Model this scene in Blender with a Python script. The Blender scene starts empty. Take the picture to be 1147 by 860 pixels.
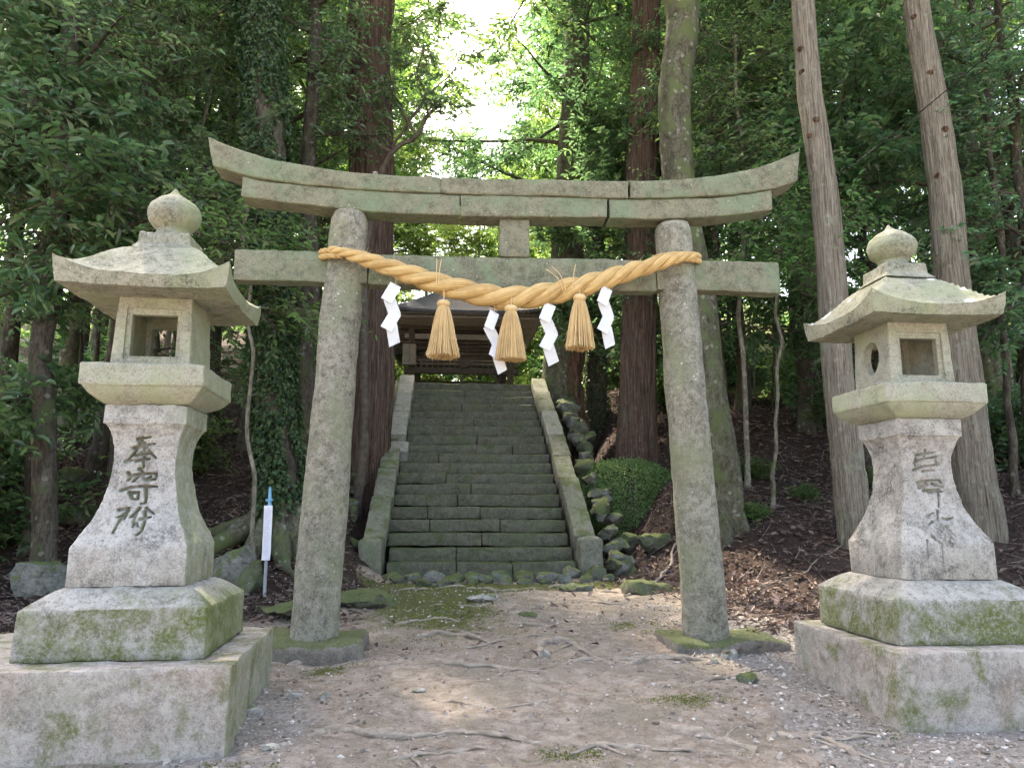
import bpy, math, random
import numpy as np
from mathutils import Vector, Matrix

R_ = math.radians
PI = math.pi
scene = bpy.context.scene
COL = scene.collection
random.seed(7)

# ------------------------------------------------------------------ noise
def _hash(ix, iy, iz, seed):
    n = (ix * 374761393 + iy * 668265263 + iz * 2147483647 + seed * 1442695041) & 0xFFFFFFFF
    n = ((n ^ (n >> 13)) * 1274126177) & 0xFFFFFFFF
    n = (n ^ (n >> 16)) & 0xFFFFFFFF
    return n.astype(np.float64) / 0xFFFFFFFF * 2 - 1

def noise3(p, seed=0):
    p = np.asarray(p, float)
    i = np.floor(p).astype(np.int64)
    f = p - i
    u = f * f * (3 - 2 * f)
    out = 0
    for dx in (0, 1):
        wx = u[:, 0] if dx else 1 - u[:, 0]
        for dy in (0, 1):
            wy = u[:, 1] if dy else 1 - u[:, 1]
            for dz in (0, 1):
                wz = u[:, 2] if dz else 1 - u[:, 2]
                out = out + wx * wy * wz * _hash(i[:, 0] + dx, i[:, 1] + dy, i[:, 2] + dz, seed)
    return out

def fbm(p, octv=3, seed=0):
    p = np.asarray(p, float)
    a, s, f = 1.0, 0, 1.0
    for k in range(octv):
        s = s + a * noise3(p * f + 13.7 * k, seed + k)
        a *= .5
        f *= 2.03
    return s

def vnoise(p, freq, amp, seed=0, octv=2):
    p = np.asarray(p, float)
    return amp * np.stack([fbm(p * freq, octv, seed + 11 * k) for k in range(3)], 1)

# ------------------------------------------------------------------ objects
def link(o, parent=None):
    COL.objects.link(o)
    if parent is not None:
        o.parent = parent
    return o

def tag(o, label=None, cat=None, group=None, kind=None):
    if label: o['label'] = label
    if cat: o['category'] = cat
    if group: o['group'] = group
    if kind: o['kind'] = kind
    return o

def empty(name, loc=(0, 0, 0), rz=0, label=None, cat=None, group=None):
    o = bpy.data.objects.new(name, None)
    o.empty_display_size = .2
    o.location = loc
    o.rotation_euler = (0, 0, rz)
    link(o)
    return tag(o, label, cat, group)

def mesh_np(name, V, quads=None, tris=None, mats=(), mi=None, smooth=True, sharp=None, uv=None):
    """mesh from numpy arrays; quads (n,4), tris (m,3)"""
    me = bpy.data.meshes.new(name)
    nq = 0 if quads is None else len(quads)
    nt = 0 if tris is None else len(tris)
    me.vertices.add(len(V))
    me.vertices.foreach_set('co', np.asarray(V, np.float32).ravel())
    loops = []
    if nq: loops.append(np.asarray(quads, np.int32).ravel())
    if nt: loops.append(np.asarray(tris, np.int32).ravel())
    loops = np.concatenate(loops)
    me.loops.add(len(loops))
    me.loops.foreach_set('vertex_index', loops)
    starts = np.concatenate([np.arange(nq) * 4, nq * 4 + np.arange(nt) * 3]).astype(np.int32)
    me.polygons.add(nq + nt)
    me.polygons.foreach_set('loop_start', starts)
    for m in mats: me.materials.append(m)
    if mi is not None:
        me.polygons.foreach_set('material_index', np.asarray(mi, np.int32))
    if uv is not None:
        l = me.uv_layers.new(name='UVMap')
        l.data.foreach_set('uv', np.asarray(uv, np.float32)[loops].ravel())
    me.update(calc_edges=True)
    me.validate()
    me.polygons.foreach_set('use_smooth', np.full(nq + nt, smooth))
    if sharp is not None and smooth:
        me.set_sharp_from_angle(angle=R_(sharp))
    return me

def obj(name, me, parent=None, loc=None, rot=None):
    o = bpy.data.objects.new(name, me)
    if loc is not None: o.location = loc
    if rot is not None: o.rotation_euler = rot
    return link(o, parent)

class MB:
    """collects ring solids into one mesh"""
    def __init__(s):
        s.V, s.Q, s.T, s.UV, s.n = [], [], [], [], 0
    def rings(s, P, cap=True, closed=True, v=None):
        P = np.asarray(P, float)
        r, n = P.shape[:2]
        base = s.n
        s.V.append(P.reshape(-1, 3))
        uu = np.tile(np.linspace(0, 1, n, endpoint=False), r)
        if v is None: v = np.arange(r)
        vv = np.repeat(np.asarray(v, float), n)
        s.UV.append(np.stack([uu, vv], 1))
        s.n += r * n
        i = np.arange(r - 1)[:, None] * n
        j = np.arange(n)[None, :]
        j2 = (j + 1) % n
        if not closed:
            j = j[:, :-1]; j2 = j2[:, :-1]
        q = np.stack([i + j, i + j2, i + n + j2, i + n + j], -1).reshape(-1, 4) + base
        s.Q.append(q)
        if cap:
            for k, fl in ((0, 1), (r - 1, 0)):
                c = P[k].mean(0)
                s.V.append(c[None]); s.UV.append(np.array([[.5, v[k]]]))
                ci = s.n; s.n += 1
                a = base + k * n + np.arange(n)
                b = base + k * n + (np.arange(n) + 1) % n
                t = np.stack([b, a, np.full(n, ci)], 1) if fl else np.stack([a, b, np.full(n, ci)], 1)
                s.T.append(t)
        return s
    def tube(s, path, rad, n=8, ridge=None, cap=True):
        path = np.asarray(path, float)
        m = len(path)
        rad = np.broadcast_to(np.asarray(rad, float), (m,)) if np.ndim(rad) < 2 else rad
        tan = np.gradient(path, axis=0)
        tan /= np.linalg.norm(tan, axis=1)[:, None] + 1e-9
        ref = np.array([0, 0, 1.]) if abs(tan[0, 2]) < .8 else np.array([1., 0, 0])
        u = np.cross(tan[0], ref); u /= np.linalg.norm(u)
        U = []
        for k in range(m):
            u = u - tan[k] * np.dot(u, tan[k]); u /= np.linalg.norm(u) + 1e-9
            U.append(u)
        U = np.array(U); W = np.cross(tan, U)
        a = np.linspace(0, 2 * PI, n, endpoint=False)
        rr = rad[:, None] * (np.ones((m, n)) if ridge is None else ridge(a, path))
        P = path[:, None] + rr[..., None] * (np.cos(a)[None, :, None] * U[:, None] + np.sin(a)[None, :, None] * W[:, None])
        L = np.concatenate([[0], np.cumsum(np.linalg.norm(np.diff(path, axis=0), axis=1))])
        return s.rings(P, cap=cap, v=L)
    def box(s, x0, x1, y0, y1, z0, z1, r=.01, step=.08, M=None):
        P = rbox(x0, x1, y0, y1, z0, z1, r, step)
        if M is not None:
            P = P @ np.array(M.to_3x3()).T + np.array(M.translation)
        return s.rings(P)
    def arr(s):
        return np.concatenate(s.V)
    def build(s, name, mat, parent=None, loc=None, rot=None, disp=None, smooth=True, sharp=40, uv=False):
        V = np.concatenate(s.V)
        if disp is not None:
            for fr, am, sd in disp:
                V = V + vnoise(V, fr, am, sd)
        me = mesh_np(name, V, np.concatenate(s.Q) if s.Q else None, np.concatenate(s.T) if s.T else None,
                     [mat], None, smooth, sharp, np.concatenate(s.UV) if uv else None)
        return obj(name, me, parent, loc, rot)

def rect_ring(hx, hy, r, step, cx=0, cy=0, cnt=None):
    """closed ccw rounded rectangle with about `step` spacing"""
    r = max(min(r, hx * .95, hy * .95), 1e-4)
    nx = max(2, int(round(2 * (hx - r) / step)) + 1)
    ny = max(2, int(round(2 * (hy - r) / step)) + 1)
    if cnt: nx, ny = cnt
    pts = []
    def side(a, b, n):
        for t in np.linspace(0, 1, n): pts.append((a[0] + (b[0] - a[0]) * t, a[1] + (b[1] - a[1]) * t))
    def corner(c, a0):
        for t in (1/3, 2/3): pts.append((c[0] + r * math.cos(a0 + t * PI / 2), c[1] + r * math.sin(a0 + t * PI / 2)))
    side((-hx + r, -hy), (hx - r, -hy), nx); corner((hx - r, -hy + r), -PI / 2)
    side((hx, -hy + r), (hx, hy - r), ny); corner((hx - r, hy - r), 0)
    side((hx - r, hy), (-hx + r, hy), nx); corner((-hx + r, hy - r), PI / 2)
    side((-hx, hy - r), (-hx, -hy + r), ny); corner((-hx + r, -hy + r), PI)
    return np.array(pts) + np.array([cx, cy])

def rbox(x0, x1, y0, y1, z0, z1, r=.01, step=.08):
    """rounded box as rings stacked along z"""
    hx, hy = (x1 - x0) / 2, (y1 - y0) / 2
    base = rect_ring(hx, hy, r, step)
    n = max(2, int(round((z1 - z0 - 2 * r) / step)) + 1)
    lv = [(z0, r), (z0 + .3 * r, .3 * r)] + [(z, 0) for z in np.linspace(z0 + r, z1 - r, n)] + [(z1 - .3 * r, .3 * r), (z1, r)]
    out = []
    for z, ins in lv:
        p = base.copy()
        p[:, 0] *= (hx - ins) / hx; p[:, 1] *= (hy - ins) / hy
        out.append(np.column_stack([p[:, 0] + (x0 + x1) / 2, p[:, 1] + (y0 + y1) / 2, np.full(len(p), z)]))
    return np.array(out)

def copy_tree(o, parent=None):
    c = o.copy(); COL.objects.link(c)
    if parent is not None: c.parent = parent
    for ch in [k for k in bpy.data.objects if k.parent == o and k != c]:
        copy_tree(ch, c)
    return c

# ------------------------------------------------------------------ materials
def new_mat(name):
    m = bpy.data.materials.new(name)
    m.use_nodes = True
    nt = m.node_tree
    nt.nodes.clear()
    return m, nt

class NG:
    def __init__(s, nt): s.nt = nt
    def n(s, t, **kw):
        nd = s.nt.nodes.new(t)
        for k, v in kw.items(): setattr(nd, k, v)
        return nd
    def set(s, nd, d):
        for k, v in d.items():
            if isinstance(v, bpy.types.NodeSocket): s.nt.links.new(v, nd.inputs[k])
            else: nd.inputs[k].default_value = v
        return nd
    def noise(s, vec, scale, detail=4, rough=.55, dist=0):
        nd = s.n('ShaderNodeTexNoise')
        s.set(nd, {'Vector': vec, 'Scale': scale, 'Detail': detail, 'Roughness': rough, 'Distortion': dist})
        return nd.outputs['Fac']
    def voro(s, vec, scale, feature='F1', out='Distance', rand=1):
        nd = s.n('ShaderNodeTexVoronoi', feature=feature)
        s.set(nd, {'Vector': vec, 'Scale': scale, 'Randomness': rand})
        return nd.outputs[out]
    def ramp(s, fac, stops, interp='LINEAR'):
        nd = s.n('ShaderNodeValToRGB')
        nd.color_ramp.interpolation = interp
        cr = nd.color_ramp.elements
        while len(cr) < len(stops): cr.new(.5)
        for e, (p, c) in zip(cr, stops):
            e.position = p
            e.color = (c, c, c, 1) if isinstance(c, (int, float)) else (*c, 1)
        s.nt.links.new(fac, nd.inputs[0])
        return nd.outputs[0]
    def mix(s, fac, a, b, mode='MIX'):
        nd = s.n('ShaderNodeMix', data_type='RGBA', blend_type=mode)
        for k, v in ((0, fac), (6, a), (7, b)):
            if isinstance(v, bpy.types.NodeSocket): s.nt.links.new(v, nd.inputs[k])
            elif k == 0: nd.inputs[0].default_value = v
            else: nd.inputs[k].default_value = (*v, 1)
        return nd.outputs[2]
    def math(s, op, a, b=0, c=None, clamp=False):
        nd = s.n('ShaderNodeMath', operation=op); nd.use_clamp = clamp
        vals = [a, b] + ([c] if c is not None else [])
        for k, v in enumerate(vals):
            if isinstance(v, bpy.types.NodeSocket): s.nt.links.new(v, nd.inputs[k])
            else: nd.inputs[k].default_value = v
        return nd.outputs[0]
    def coords(s, which='Object', loc_rand=True, scale=None):
        tc = s.n('ShaderNodeTexCoord').outputs[which]
        if loc_rand:
            oi = s.n('ShaderNodeObjectInfo').outputs['Random']
            k = s.math('MULTIPLY', oi, 37.0)
            va = s.n('ShaderNodeVectorMath', operation='ADD')
            s.nt.links.new(tc, va.inputs[0]); s.nt.links.new(k, va.inputs[1])
            tc = va.outputs[0]
        if scale is not None:
            mp = s.n('ShaderNodeMapping')
            mp.inputs['Scale'].default_value = scale
            s.nt.links.new(tc, mp.inputs['Vector'])
            tc = mp.outputs[0]
        return tc
    def bump(s, h, strength=.5, dist=.01, normal=None):
        nd = s.n('ShaderNodeBump')
        s.set(nd, {'Strength': strength, 'Distance': dist, 'Height': h})
        if normal is not None: s.nt.links.new(normal, nd.inputs['Normal'])
        return nd.outputs[0]
    def out(s, shader):
        o = s.n('ShaderNodeOutputMaterial')
        s.nt.links.new(shader, o.inputs['Surface'])
    def bsdf(s, color, rough=.85, normal=None, spec=.3, **kw):
        b = s.n('ShaderNodeBsdfPrincipled')
        d = {'Base Color': color if isinstance(color, bpy.types.NodeSocket) else (*color, 1), 'Roughness': rough, 'Specular IOR Level': spec}
        d.update(kw)
        s.set(b, d)
        if normal is not None: s.nt.links.new(normal, b.inputs['Normal'])
        return b.outputs[0]

def stone_mat(name, base=(.36, .35, .32), dark=(.16, .155, .14), light=(.5, .49, .46), lichen=(.42, .46, .30), lichen_amt=.5,
              moss=(.07, .10, .02), moss_amt=.3, moss_up=.3, spots=.3, white=0.0, speck=1.0, stain=.5, pink=.3, bump=.6, crust=.7, algae=0):
    m, nt = new_mat(name); g = NG(nt)
    K = .63
    base, dark, light, lichen = [tuple(np.array(v) * K) for v in (base, dark, light, lichen)]
    co = g.coords()
    f1 = g.noise(co, 7, 5, .6)
    f2 = g.noise(co, 60, 4, .7)
    f3 = g.noise(co, 105, 2, .7)
    c = g.mix(g.ramp(f1, [(.35, 0), (.65, 1)]), base, light)
    c = g.mix(g.ramp(g.noise(co, 3.1, 3), [(.5, 0), (.7, pink)]), c, tuple(np.array(base) * np.array([1.12, .98, .93])))
    # granite speckle
    c = g.mix(g.math('MULTIPLY', g.ramp(f3, [(.40, 1), (.48, 0)]), .48 * speck), c, dark)
    c = g.mix(g.math('MULTIPLY', g.ramp(g.noise(co, 80, 3, .7), [(.55, 0), (.63, 1)]), .5 * speck), c, light)
    # crusty mottling: pale and dark flakes a few centimetres wide
    cr1 = g.noise(co, 19, 7, .78, .2)
    cr2 = g.noise(co, 33, 6, .75)
    c = g.mix(g.math('MULTIPLY', g.ramp(cr1, [(.51, 0), (.56, 1)]), .75 * crust), c, tuple(np.array(light) * 1.12))
    c = g.mix(g.math('MULTIPLY', g.ramp(cr1, [(.40, 1), (.455, 0)]), .75 * crust), c, tuple(np.array(dark) * 1.35))
    c = g.mix(g.math('MULTIPLY', g.ramp(cr2, [(.36, 1), (.42, 0)]), .6 * min(1, stain + .2)), c, dark)
    # pale green lichen films
    lf = g.ramp(g.noise(co, 2.4, 6, .65, .4), [(.62 - .25 * lichen_amt, 0), (.72 - .18 * lichen_amt, 1)])
    lf = g.math('MULTIPLY', lf, g.ramp(f2, [(.3, .35), (.6, .8)]))
    c = g.mix(lf, c, lichen)
    # dark weather stains
    sf = g.ramp(g.noise(co, 5.3, 8, .72, .6), [(.5, 0), (.62, 1)])
    sf = g.math('MULTIPLY', sf, g.math('MULTIPLY', g.ramp(f2, [(.38, 0), (.6, 1)]), stain))
    c = g.mix(sf, c, tuple(np.array(dark) * .8))
    # round pale lichen spots
    vs = g.voro(co, 16); vn = g.noise(co, 40, 3)
    sp = g.ramp(g.math('ADD', vs, g.math('MULTIPLY', vn, .22)), [(.18, 1), (.23, 0)])
    pres = g.ramp(g.noise(co, 2.8, 2), [(.5, 0), (.56, 1)])
    c = g.mix(g.math('MULTIPLY', g.math('MULTIPLY', sp, pres), spots), c, (.55, .60, .50))
    if white > 0:
        wv = g.ramp(g.math('ADD', g.voro(co, 6.0), g.math('MULTIPLY', g.noise(co, 22, 4), .35)), [(.36, 1), (.42, 0)])
        sz_ = g.n('ShaderNodeSeparateXYZ'); nt.links.new(g.n('ShaderNodeNewGeometry').outputs['Normal'], sz_.inputs[0])
        wp = g.math('MULTIPLY', g.ramp(g.noise(co, 2.2, 1), [(.38, 0), (.44, 1)]), g.ramp(sz_.outputs[2], [(.25, 0), (.45, 1)]))
        c = g.mix(g.math('MULTIPLY', g.math('MULTIPLY', wv, wp), white), c, (.68, .69, .67))
    # moss: noise shaped, prefers faces that look up
    geo = g.n('ShaderNodeNewGeometry')
    sx = g.n('ShaderNodeSeparateXYZ'); nt.links.new(geo.outputs['Normal'], sx.inputs[0])
    if algae:   # green film that grows on the sides turned to the damp east
        af = g.math('MULTIPLY', g.ramp(sx.outputs[0], [(.45, 0), (.75, 1)]), g.ramp(g.noise(co, 13, 6, .7), [(.36, .35), (.56, 1)]))
        c = g.mix(g.math('MULTIPLY', af, algae), c, (.175, .195, .085))
    up = g.math('MULTIPLY', sx.outputs[2], moss_up)
    mf = g.math('ADD', g.noise(co, 4.2, 7, .68, .3), up)
    mf = g.ramp(mf, [(.74 - .3 * moss_amt, 0), (.82 - .24 * moss_amt, 1)])
    mf = g.math('MULTIPLY', mf, g.ramp(f2, [(.34, .25), (.55, 1)]))
    mc = g.mix(g.noise(co, 35, 3), tuple(np.array(moss) * .6), tuple(np.array(moss) * 1.5))
    c = g.mix(mf, c, mc)
    h = g.math('ADD', g.math('MULTIPLY', f3, .5), g.math('MULTIPLY', f2, .9))
    h = g.math('ADD', h, g.math('MULTIPLY', cr1, 1.2))
    h = g.math('ADD', h, g.math('MULTIPLY', mf, .5))
    nb = g.bump(h, bump, .006)
    g.out(g.bsdf(c, .9, nb, .25))
    return m

def leaf_mat(name, c1, c2, c3=None, trans=.45, rough=.42, spec=.5, tcol=None):
    m, nt = new_mat(name); g = NG(nt)
    geo = g.n('ShaderNodeNewGeometry')
    rnd = geo.outputs['Random Per Island']
    oi = g.n('ShaderNodeObjectInfo').outputs['Random']
    c = g.ramp(rnd, [(0, c1), (.55, c2), (1, c3 or c2)])
    hs = g.n('ShaderNodeHueSaturation')
    g.set(hs, {'Hue': g.math('ADD', g.math('MULTIPLY', oi, .035), .4825), 'Value': g.math('ADD', g.math('MULTIPLY', oi, .4), .8), 'Color': c})
    c = hs.outputs[0]
    b = g.bsdf(c, rough, None, spec)
    t = g.n('ShaderNodeBsdfTranslucent')
    hc = g.n('ShaderNodeHueSaturation')
    g.set(hc, {'Hue': .490, 'Saturation': 1.0, 'Value': 2.1, 'Color': c})
    nt.links.new(hc.outputs[0], t.inputs[0])
    mx = g.n('ShaderNodeMixShader'); mx.inputs[0].default_value = trans
    nt.links.new(b, mx.inputs[1]); nt.links.new(t.outputs[0], mx.inputs[2])
    g.out(mx.outputs[0])
    return m

def bark_mat(name, c1, c2, c3, stretch=(9, 9, 1.1), bump=.9, dist=.02, green=0, greenc=(.08, .11, .04), spots=0, rough=.95):
    m, nt = new_mat(name); g = NG(nt)
    co = g.coords(scale=stretch)
    cu = g.coords()
    n1 = g.noise(co, 2.2, 7, .68, .5)
    n2 = g.noise(co, 8, 4, .6)
    c = g.ramp(n1, [(.32, c3), (.48, c1), (.68, c2)])
    c = g.mix(g.ramp(n2, [(.4, .6), (.5, 0)]), c, tuple(np.array(c3) * .8))
    if green:
        gf = g.ramp(g.noise(cu, 2.6, 6, .7, .3), [(.64 - .3 * green, 0), (.76 - .3 * green, 1)])
        c = g.mix(gf, c, greenc)
    if spots:
        vs = g.ramp(g.math('ADD', g.voro(cu, 7), g.math('MULTIPLY', g.noise(cu, 25, 3), .4)), [(.34, 1), (.42, 0)])
        c = g.mix(g.math('MULTIPLY', vs, spots), c, (.34, .37, .30))
    h = g.math('ADD', n1, g.math('MULTIPLY', n2, .3))
    g.out(g.bsdf(c, rough, g.bump(h, bump, dist), .15))
    return m

def plain_mat(name, c1, c2, scale=20, rough=.8, bump=.3, dist=.004, spec=.3, stretch=None):
    m, nt = new_mat(name); g = NG(nt)
    co = g.coords(scale=stretch)
    f = g.noise(co, scale, 5, .6)
    c = g.ramp(f, [(.3, c1), (.7, c2)])
    g.out(g.bsdf(c, rough, g.bump(f, bump, dist), spec))
    return m

def straw_mat(name, c1, c2, c3, su=40, sv=2.0):
    m, nt = new_mat(name); g = NG(nt)
    uv = g.n('ShaderNodeUVMap').outputs[0]
    mp = g.n('ShaderNodeMapping'); mp.inputs['Scale'].default_value = (su, sv, 1)
    nt.links.new(uv, mp.inputs['Vector'])
    f = g.noise(mp.outputs[0], 1.0, 4, .6)
    c = g.ramp(f, [(.28, c3), (.5, c1), (.75, c2)])
    c = g.mix(g.ramp(g.noise(g.coords(), 9, 3), [(.45, 0), (.7, .5)]), c, c3)
    g.out(g.bsdf(c, .6, g.bump(f, .6, .003), .3))
    return m

M = {}
M['torii'] = stone_mat('torii_granite', base=(.25, .25, .175), dark=(.075, .075, .055), light=(.35, .345, .25), lichen=(.24, .34, .21), lichen_amt=.62,
                       moss=(.07, .085, .03), moss_amt=.34, moss_up=.35, spots=.35, stain=.55, crust=.6)
M['pillar'] = stone_mat('pillar_granite', base=(.30, .285, .22), dark=(.10, .095, .075), light=(.44, .42, .345), lichen=(.30, .33, .20), lichen_amt=.45,
                        moss=(.09, .10, .03), moss_amt=.12, moss_up=.3, spots=.8, stain=.55, speck=1.3, crust=.9)
M['lantern_pale'] = stone_mat('lantern_pale_granite', base=(.42, .40, .37), dark=(.15, .14, .135), light=(.58, .56, .53), lichen=(.47, .50, .36), lichen_amt=.22,
                              moss_amt=.03, moss_up=.1, spots=.35, stain=.8, pink=.6)
M['lantern_cap'] = stone_mat('lantern_cap_granite', algae=.6, base=(.47, .465, .36), dark=(.15, .145, .12), light=(.56, .55, .45), lichen=(.46, .52, .32), lichen_amt=.6,
                             moss_amt=.03, moss_up=.05, spots=.25, stain=.5, crust=.35)
M['lantern_roof'] = stone_mat('lantern_roof_granite', algae=.5, base=(.34, .34, .25), dark=(.10, .10, .08), light=(.47, .46, .37), lichen=(.38, .43, .26), lichen_amt=.55,
                              moss_amt=.12, moss_up=.12, spots=.5, white=0, stain=.7, crust=.75)
M['lantern_roof_white'] = stone_mat('lantern_roof_spotted_granite', base=(.36, .36, .25), dark=(.10, .10, .08), light=(.47, .46, .36), lichen=(.40, .44, .26), lichen_amt=.55,
                                    moss_amt=.05, moss_up=.05, spots=.5, white=1.0, stain=.7, crust=.6)
M['plinth_moss'] = stone_mat('plinth_mossy_granite', algae=.9, base=(.42, .405, .35), dark=(.14, .13, .11), light=(.56, .54, .50), lichen=(.40, .42, .30), lichen_amt=.35,
                             moss=(.10, .115, .035), moss_amt=1.08, moss_up=-.16, spots=.45, stain=.8)
M['plinth_base'] = stone_mat('plinth_base_granite', algae=.6, base=(.48, .425, .375), dark=(.21, .19, .165), light=(.63, .575, .52), lichen=(.36, .38, .28), lichen_amt=.2,
                             moss=(.12, .13, .05), moss_amt=.76, moss_up=.04, spots=.2, stain=.5, pink=.9)
M['step'] = stone_mat('stair_stone', base=(.135, .133, .095), dark=(.048, .05, .036), light=(.20, .195, .15), lichen=(.13, .16, .08), lichen_amt=.5,
                      moss=(.045, .065, .018), moss_amt=.5, moss_up=.25, spots=.25, stain=.6)
M['coping'] = stone_mat('coping_stone', base=(.21, .21, .16), dark=(.08, .085, .06), light=(.30, .30, .24), lichen=(.22, .26, .15), lichen_amt=.5,
                        moss=(.07, .09, .025), moss_amt=.42, moss_up=.15, spots=.3, stain=.5)
M['coping_pale_sunlit'] = stone_mat('pale_sunlit_coping_stone', base=(.33, .33, .29), dark=(.15, .15, .13), light=(.45, .44, .40), lichen=(.30, .34, .22), lichen_amt=.4,
                             moss_amt=.12, moss_up=.1, spots=.3, stain=.4)  # lighter version of coping, sunlight on the upper stones put into its colour
M['rock'] = stone_mat('rock_stone', base=(.15, .15, .12), dark=(.05, .05, .04), light=(.30, .30, .27), lichen=(.20, .24, .16), lichen_amt=.35,
                      moss=(.075, .10, .022), moss_amt=.2, moss_up=.35, spots=.3, stain=.6, speck=.5)
M['rock_moss'] = stone_mat('mossy_rock_stone', base=(.13, .13, .10), dark=(.05, .05, .04), light=(.22, .22, .17), lichen=(.15, .19, .09), lichen_amt=.5,
                           moss=(.075, .095, .03), moss_amt=.42, moss_up=.45, spots=.3, stain=.6, speck=.5)
M['slab'] = stone_mat('mossy_slab_stone', base=(.24, .21, .18), dark=(.1, .09, .08), light=(.34, .31, .27), lichen_amt=.2, moss=(.075, .095, .03), moss_amt=.26, moss_up=.42, spots=.2, stain=.5)
M['pebble'] = stone_mat('pale_pebble_stone', base=(.42, .40, .36), dark=(.2, .19, .17), light=(.6, .58, .54), lichen_amt=.1, moss_amt=0, spots=.1, stain=.3, speck=.5)
M['cedar'] = bark_mat('red_cedar_bark', (.10, .066, .050), (.20, .145, .115), (.03, .02, .016), stretch=(22, 22, .8), bump=1, dist=.03, green=.12, greenc=(.09, .10, .06))
M['cypress'] = bark_mat('grey_cypress_bark', (.18, .158, .125), (.28, .25, .20), (.06, .048, .036), stretch=(20, 20, .7), bump=1.0, dist=.02, green=.16, greenc=(.20, .225, .17), spots=.22)
M['mossbark'] = bark_mat('mossy_bark', (.085, .08, .055), (.15, .145, .11), (.035, .032, .022), stretch=(5, 5, 2.5), bump=.6, dist=.015, green=.55, greenc=(.085, .105, .045), spots=.35)
M['darkbark'] = bark_mat('dark_bark', (.065, .055, .042), (.12, .105, .085), (.025, .022, .018), stretch=(6, 6, 2), bump=.7, dist=.012, green=.35, greenc=(.06, .075, .035), spots=.25)
M['palebark'] = bark_mat('pale_bark', (.16, .145, .11), (.27, .25, .20), (.07, .06, .045), stretch=(5, 5, 2), bump=.4, dist=.006, green=.3, spots=.4)
M['rotbark'] = bark_mat('rotten_wood', (.10, .055, .035), (.16, .11, .08), (.02, .012, .01), stretch=(10, 10, 1), bump=1, dist=.03, green=.25, greenc=(.06, .075, .03))
M['leaf_dark'] = leaf_mat('evergreen_leaf', (.044, .096, .044), (.068, .138, .056), (.105, .19, .068), trans=.48, rough=.30, spec=.8)
M['leaf_mid'] = leaf_mat('mid_green_leaf', (.050, .108, .036), (.080, .16, .046), (.12, .215, .06), trans=.52, rough=.33, spec=.7)
M['leaf_light'] = leaf_mat('light_green_leaf', (.075, .145, .035), (.11, .20, .045), (.16, .26, .06), trans=.55, rough=.45)
M['leaf_needle'] = leaf_mat('conifer_leaf', (.03, .065, .025), (.05, .10, .035), (.07, .12, .04), trans=.4, rough=.5)
M['leaf_bush'] = leaf_mat('shrub_leaf', (.075, .15, .05), (.12, .235, .075), (.19, .33, .12), trans=.3, rough=.45)
M['ivy'] = leaf_mat('ivy_leaf', (.016, .038, .014), (.032, .068, .022), (.07, .11, .04), trans=.25, rough=.4, spec=.5)
M['litter'] = leaf_mat('dry_leaf', (.058, .040, .034), (.115, .080, .067), (.24, .175, .148), trans=.08, rough=.7, spec=.3)
M['straw_rope'] = straw_mat('rope_straw', (.52, .35, .145), (.66, .48, .235), (.31, .175, .06), 34, 3)
M['straw'] = straw_mat('tassel_straw', (.58, .41, .20), (.72, .56, .33), (.38, .235, .10), 3, 3)
M['paper'] = plain_mat('white_paper', (.60, .62, .66), (.66, .67, .70), 8, .7, .1, .001)
M['wood_dark'] = plain_mat('dark_timber', (.055, .04, .032), (.11, .085, .068), 6, .8, .4, .004, stretch=(4, 4, 1))
M['wood_grey'] = plain_mat('grey_timber', (.19, .16, .13), (.30, .26, .22), 6, .85, .4, .004, stretch=(4, 4, 1))
M['roof_metal'] = plain_mat('roof_sheet', (.075, .073, .095), (.13, .125, .155), 5, .75, .2, .004, stretch=(1, 6, 1))
M['twig'] = plain_mat('twig_wood', (.05, .04, .03), (.12, .10, .08), 12, .9, .3, .003)
M['drytwig'] = plain_mat('dry_twig_wood', (.14, .105, .085), (.30, .24, .20), 12, .9, .3, .003)
M['root'] = plain_mat('root_wood', (.17, .14, .112), (.34, .29, .24), 22, .9, .6, .008, stretch=(1, 1, 3))
M['blue'] = plain_mat('blue_plastic', (.12, .32, .50), (.16, .38, .56), 8, .4, .1, .001)
M['pole_grey'] = plain_mat('grey_pole_metal', (.22, .24, .26), (.32, .34, .36), 8, .5, .1, .001)
M['sheet_white'] = plain_mat('white_sheet', (.62, .63, .74), (.74, .75, .83), 6, .5, .1, .001)
M['cable'] = plain_mat('black_cable', (.01, .01, .01), (.02, .02, .02), 8, .5, .1, .001)

# ------------------------------------------------------------------ camera
F_PX, PITCH, EYE = 830.0, R_(9.6), 1.5
cam = bpy.data.cameras.new('camera')
cam.sensor_width = 36
cam.lens = 36 * F_PX / 1147
cam.clip_end = 3000
cam.clip_start = .05
co = bpy.data.objects.new('camera', cam)
co.location = (0, 0, EYE)
co.rotation_euler = (PI / 2 + PITCH, 0, 0)
link(co)
scene.camera = co

# ------------------------------------------------------------------ terrain height
AX = R_(4.9)
def lane(x, y):
    """signed distance from the axis of the path and stairs"""
    return (x - .014) * math.cos(AX) + (y - 5.62) * math.sin(AX)

def smooth(a, b, v):
    t = np.clip((v - a) / (b - a), 0, 1)
    return t * t * (3 - 2 * t)

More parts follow.
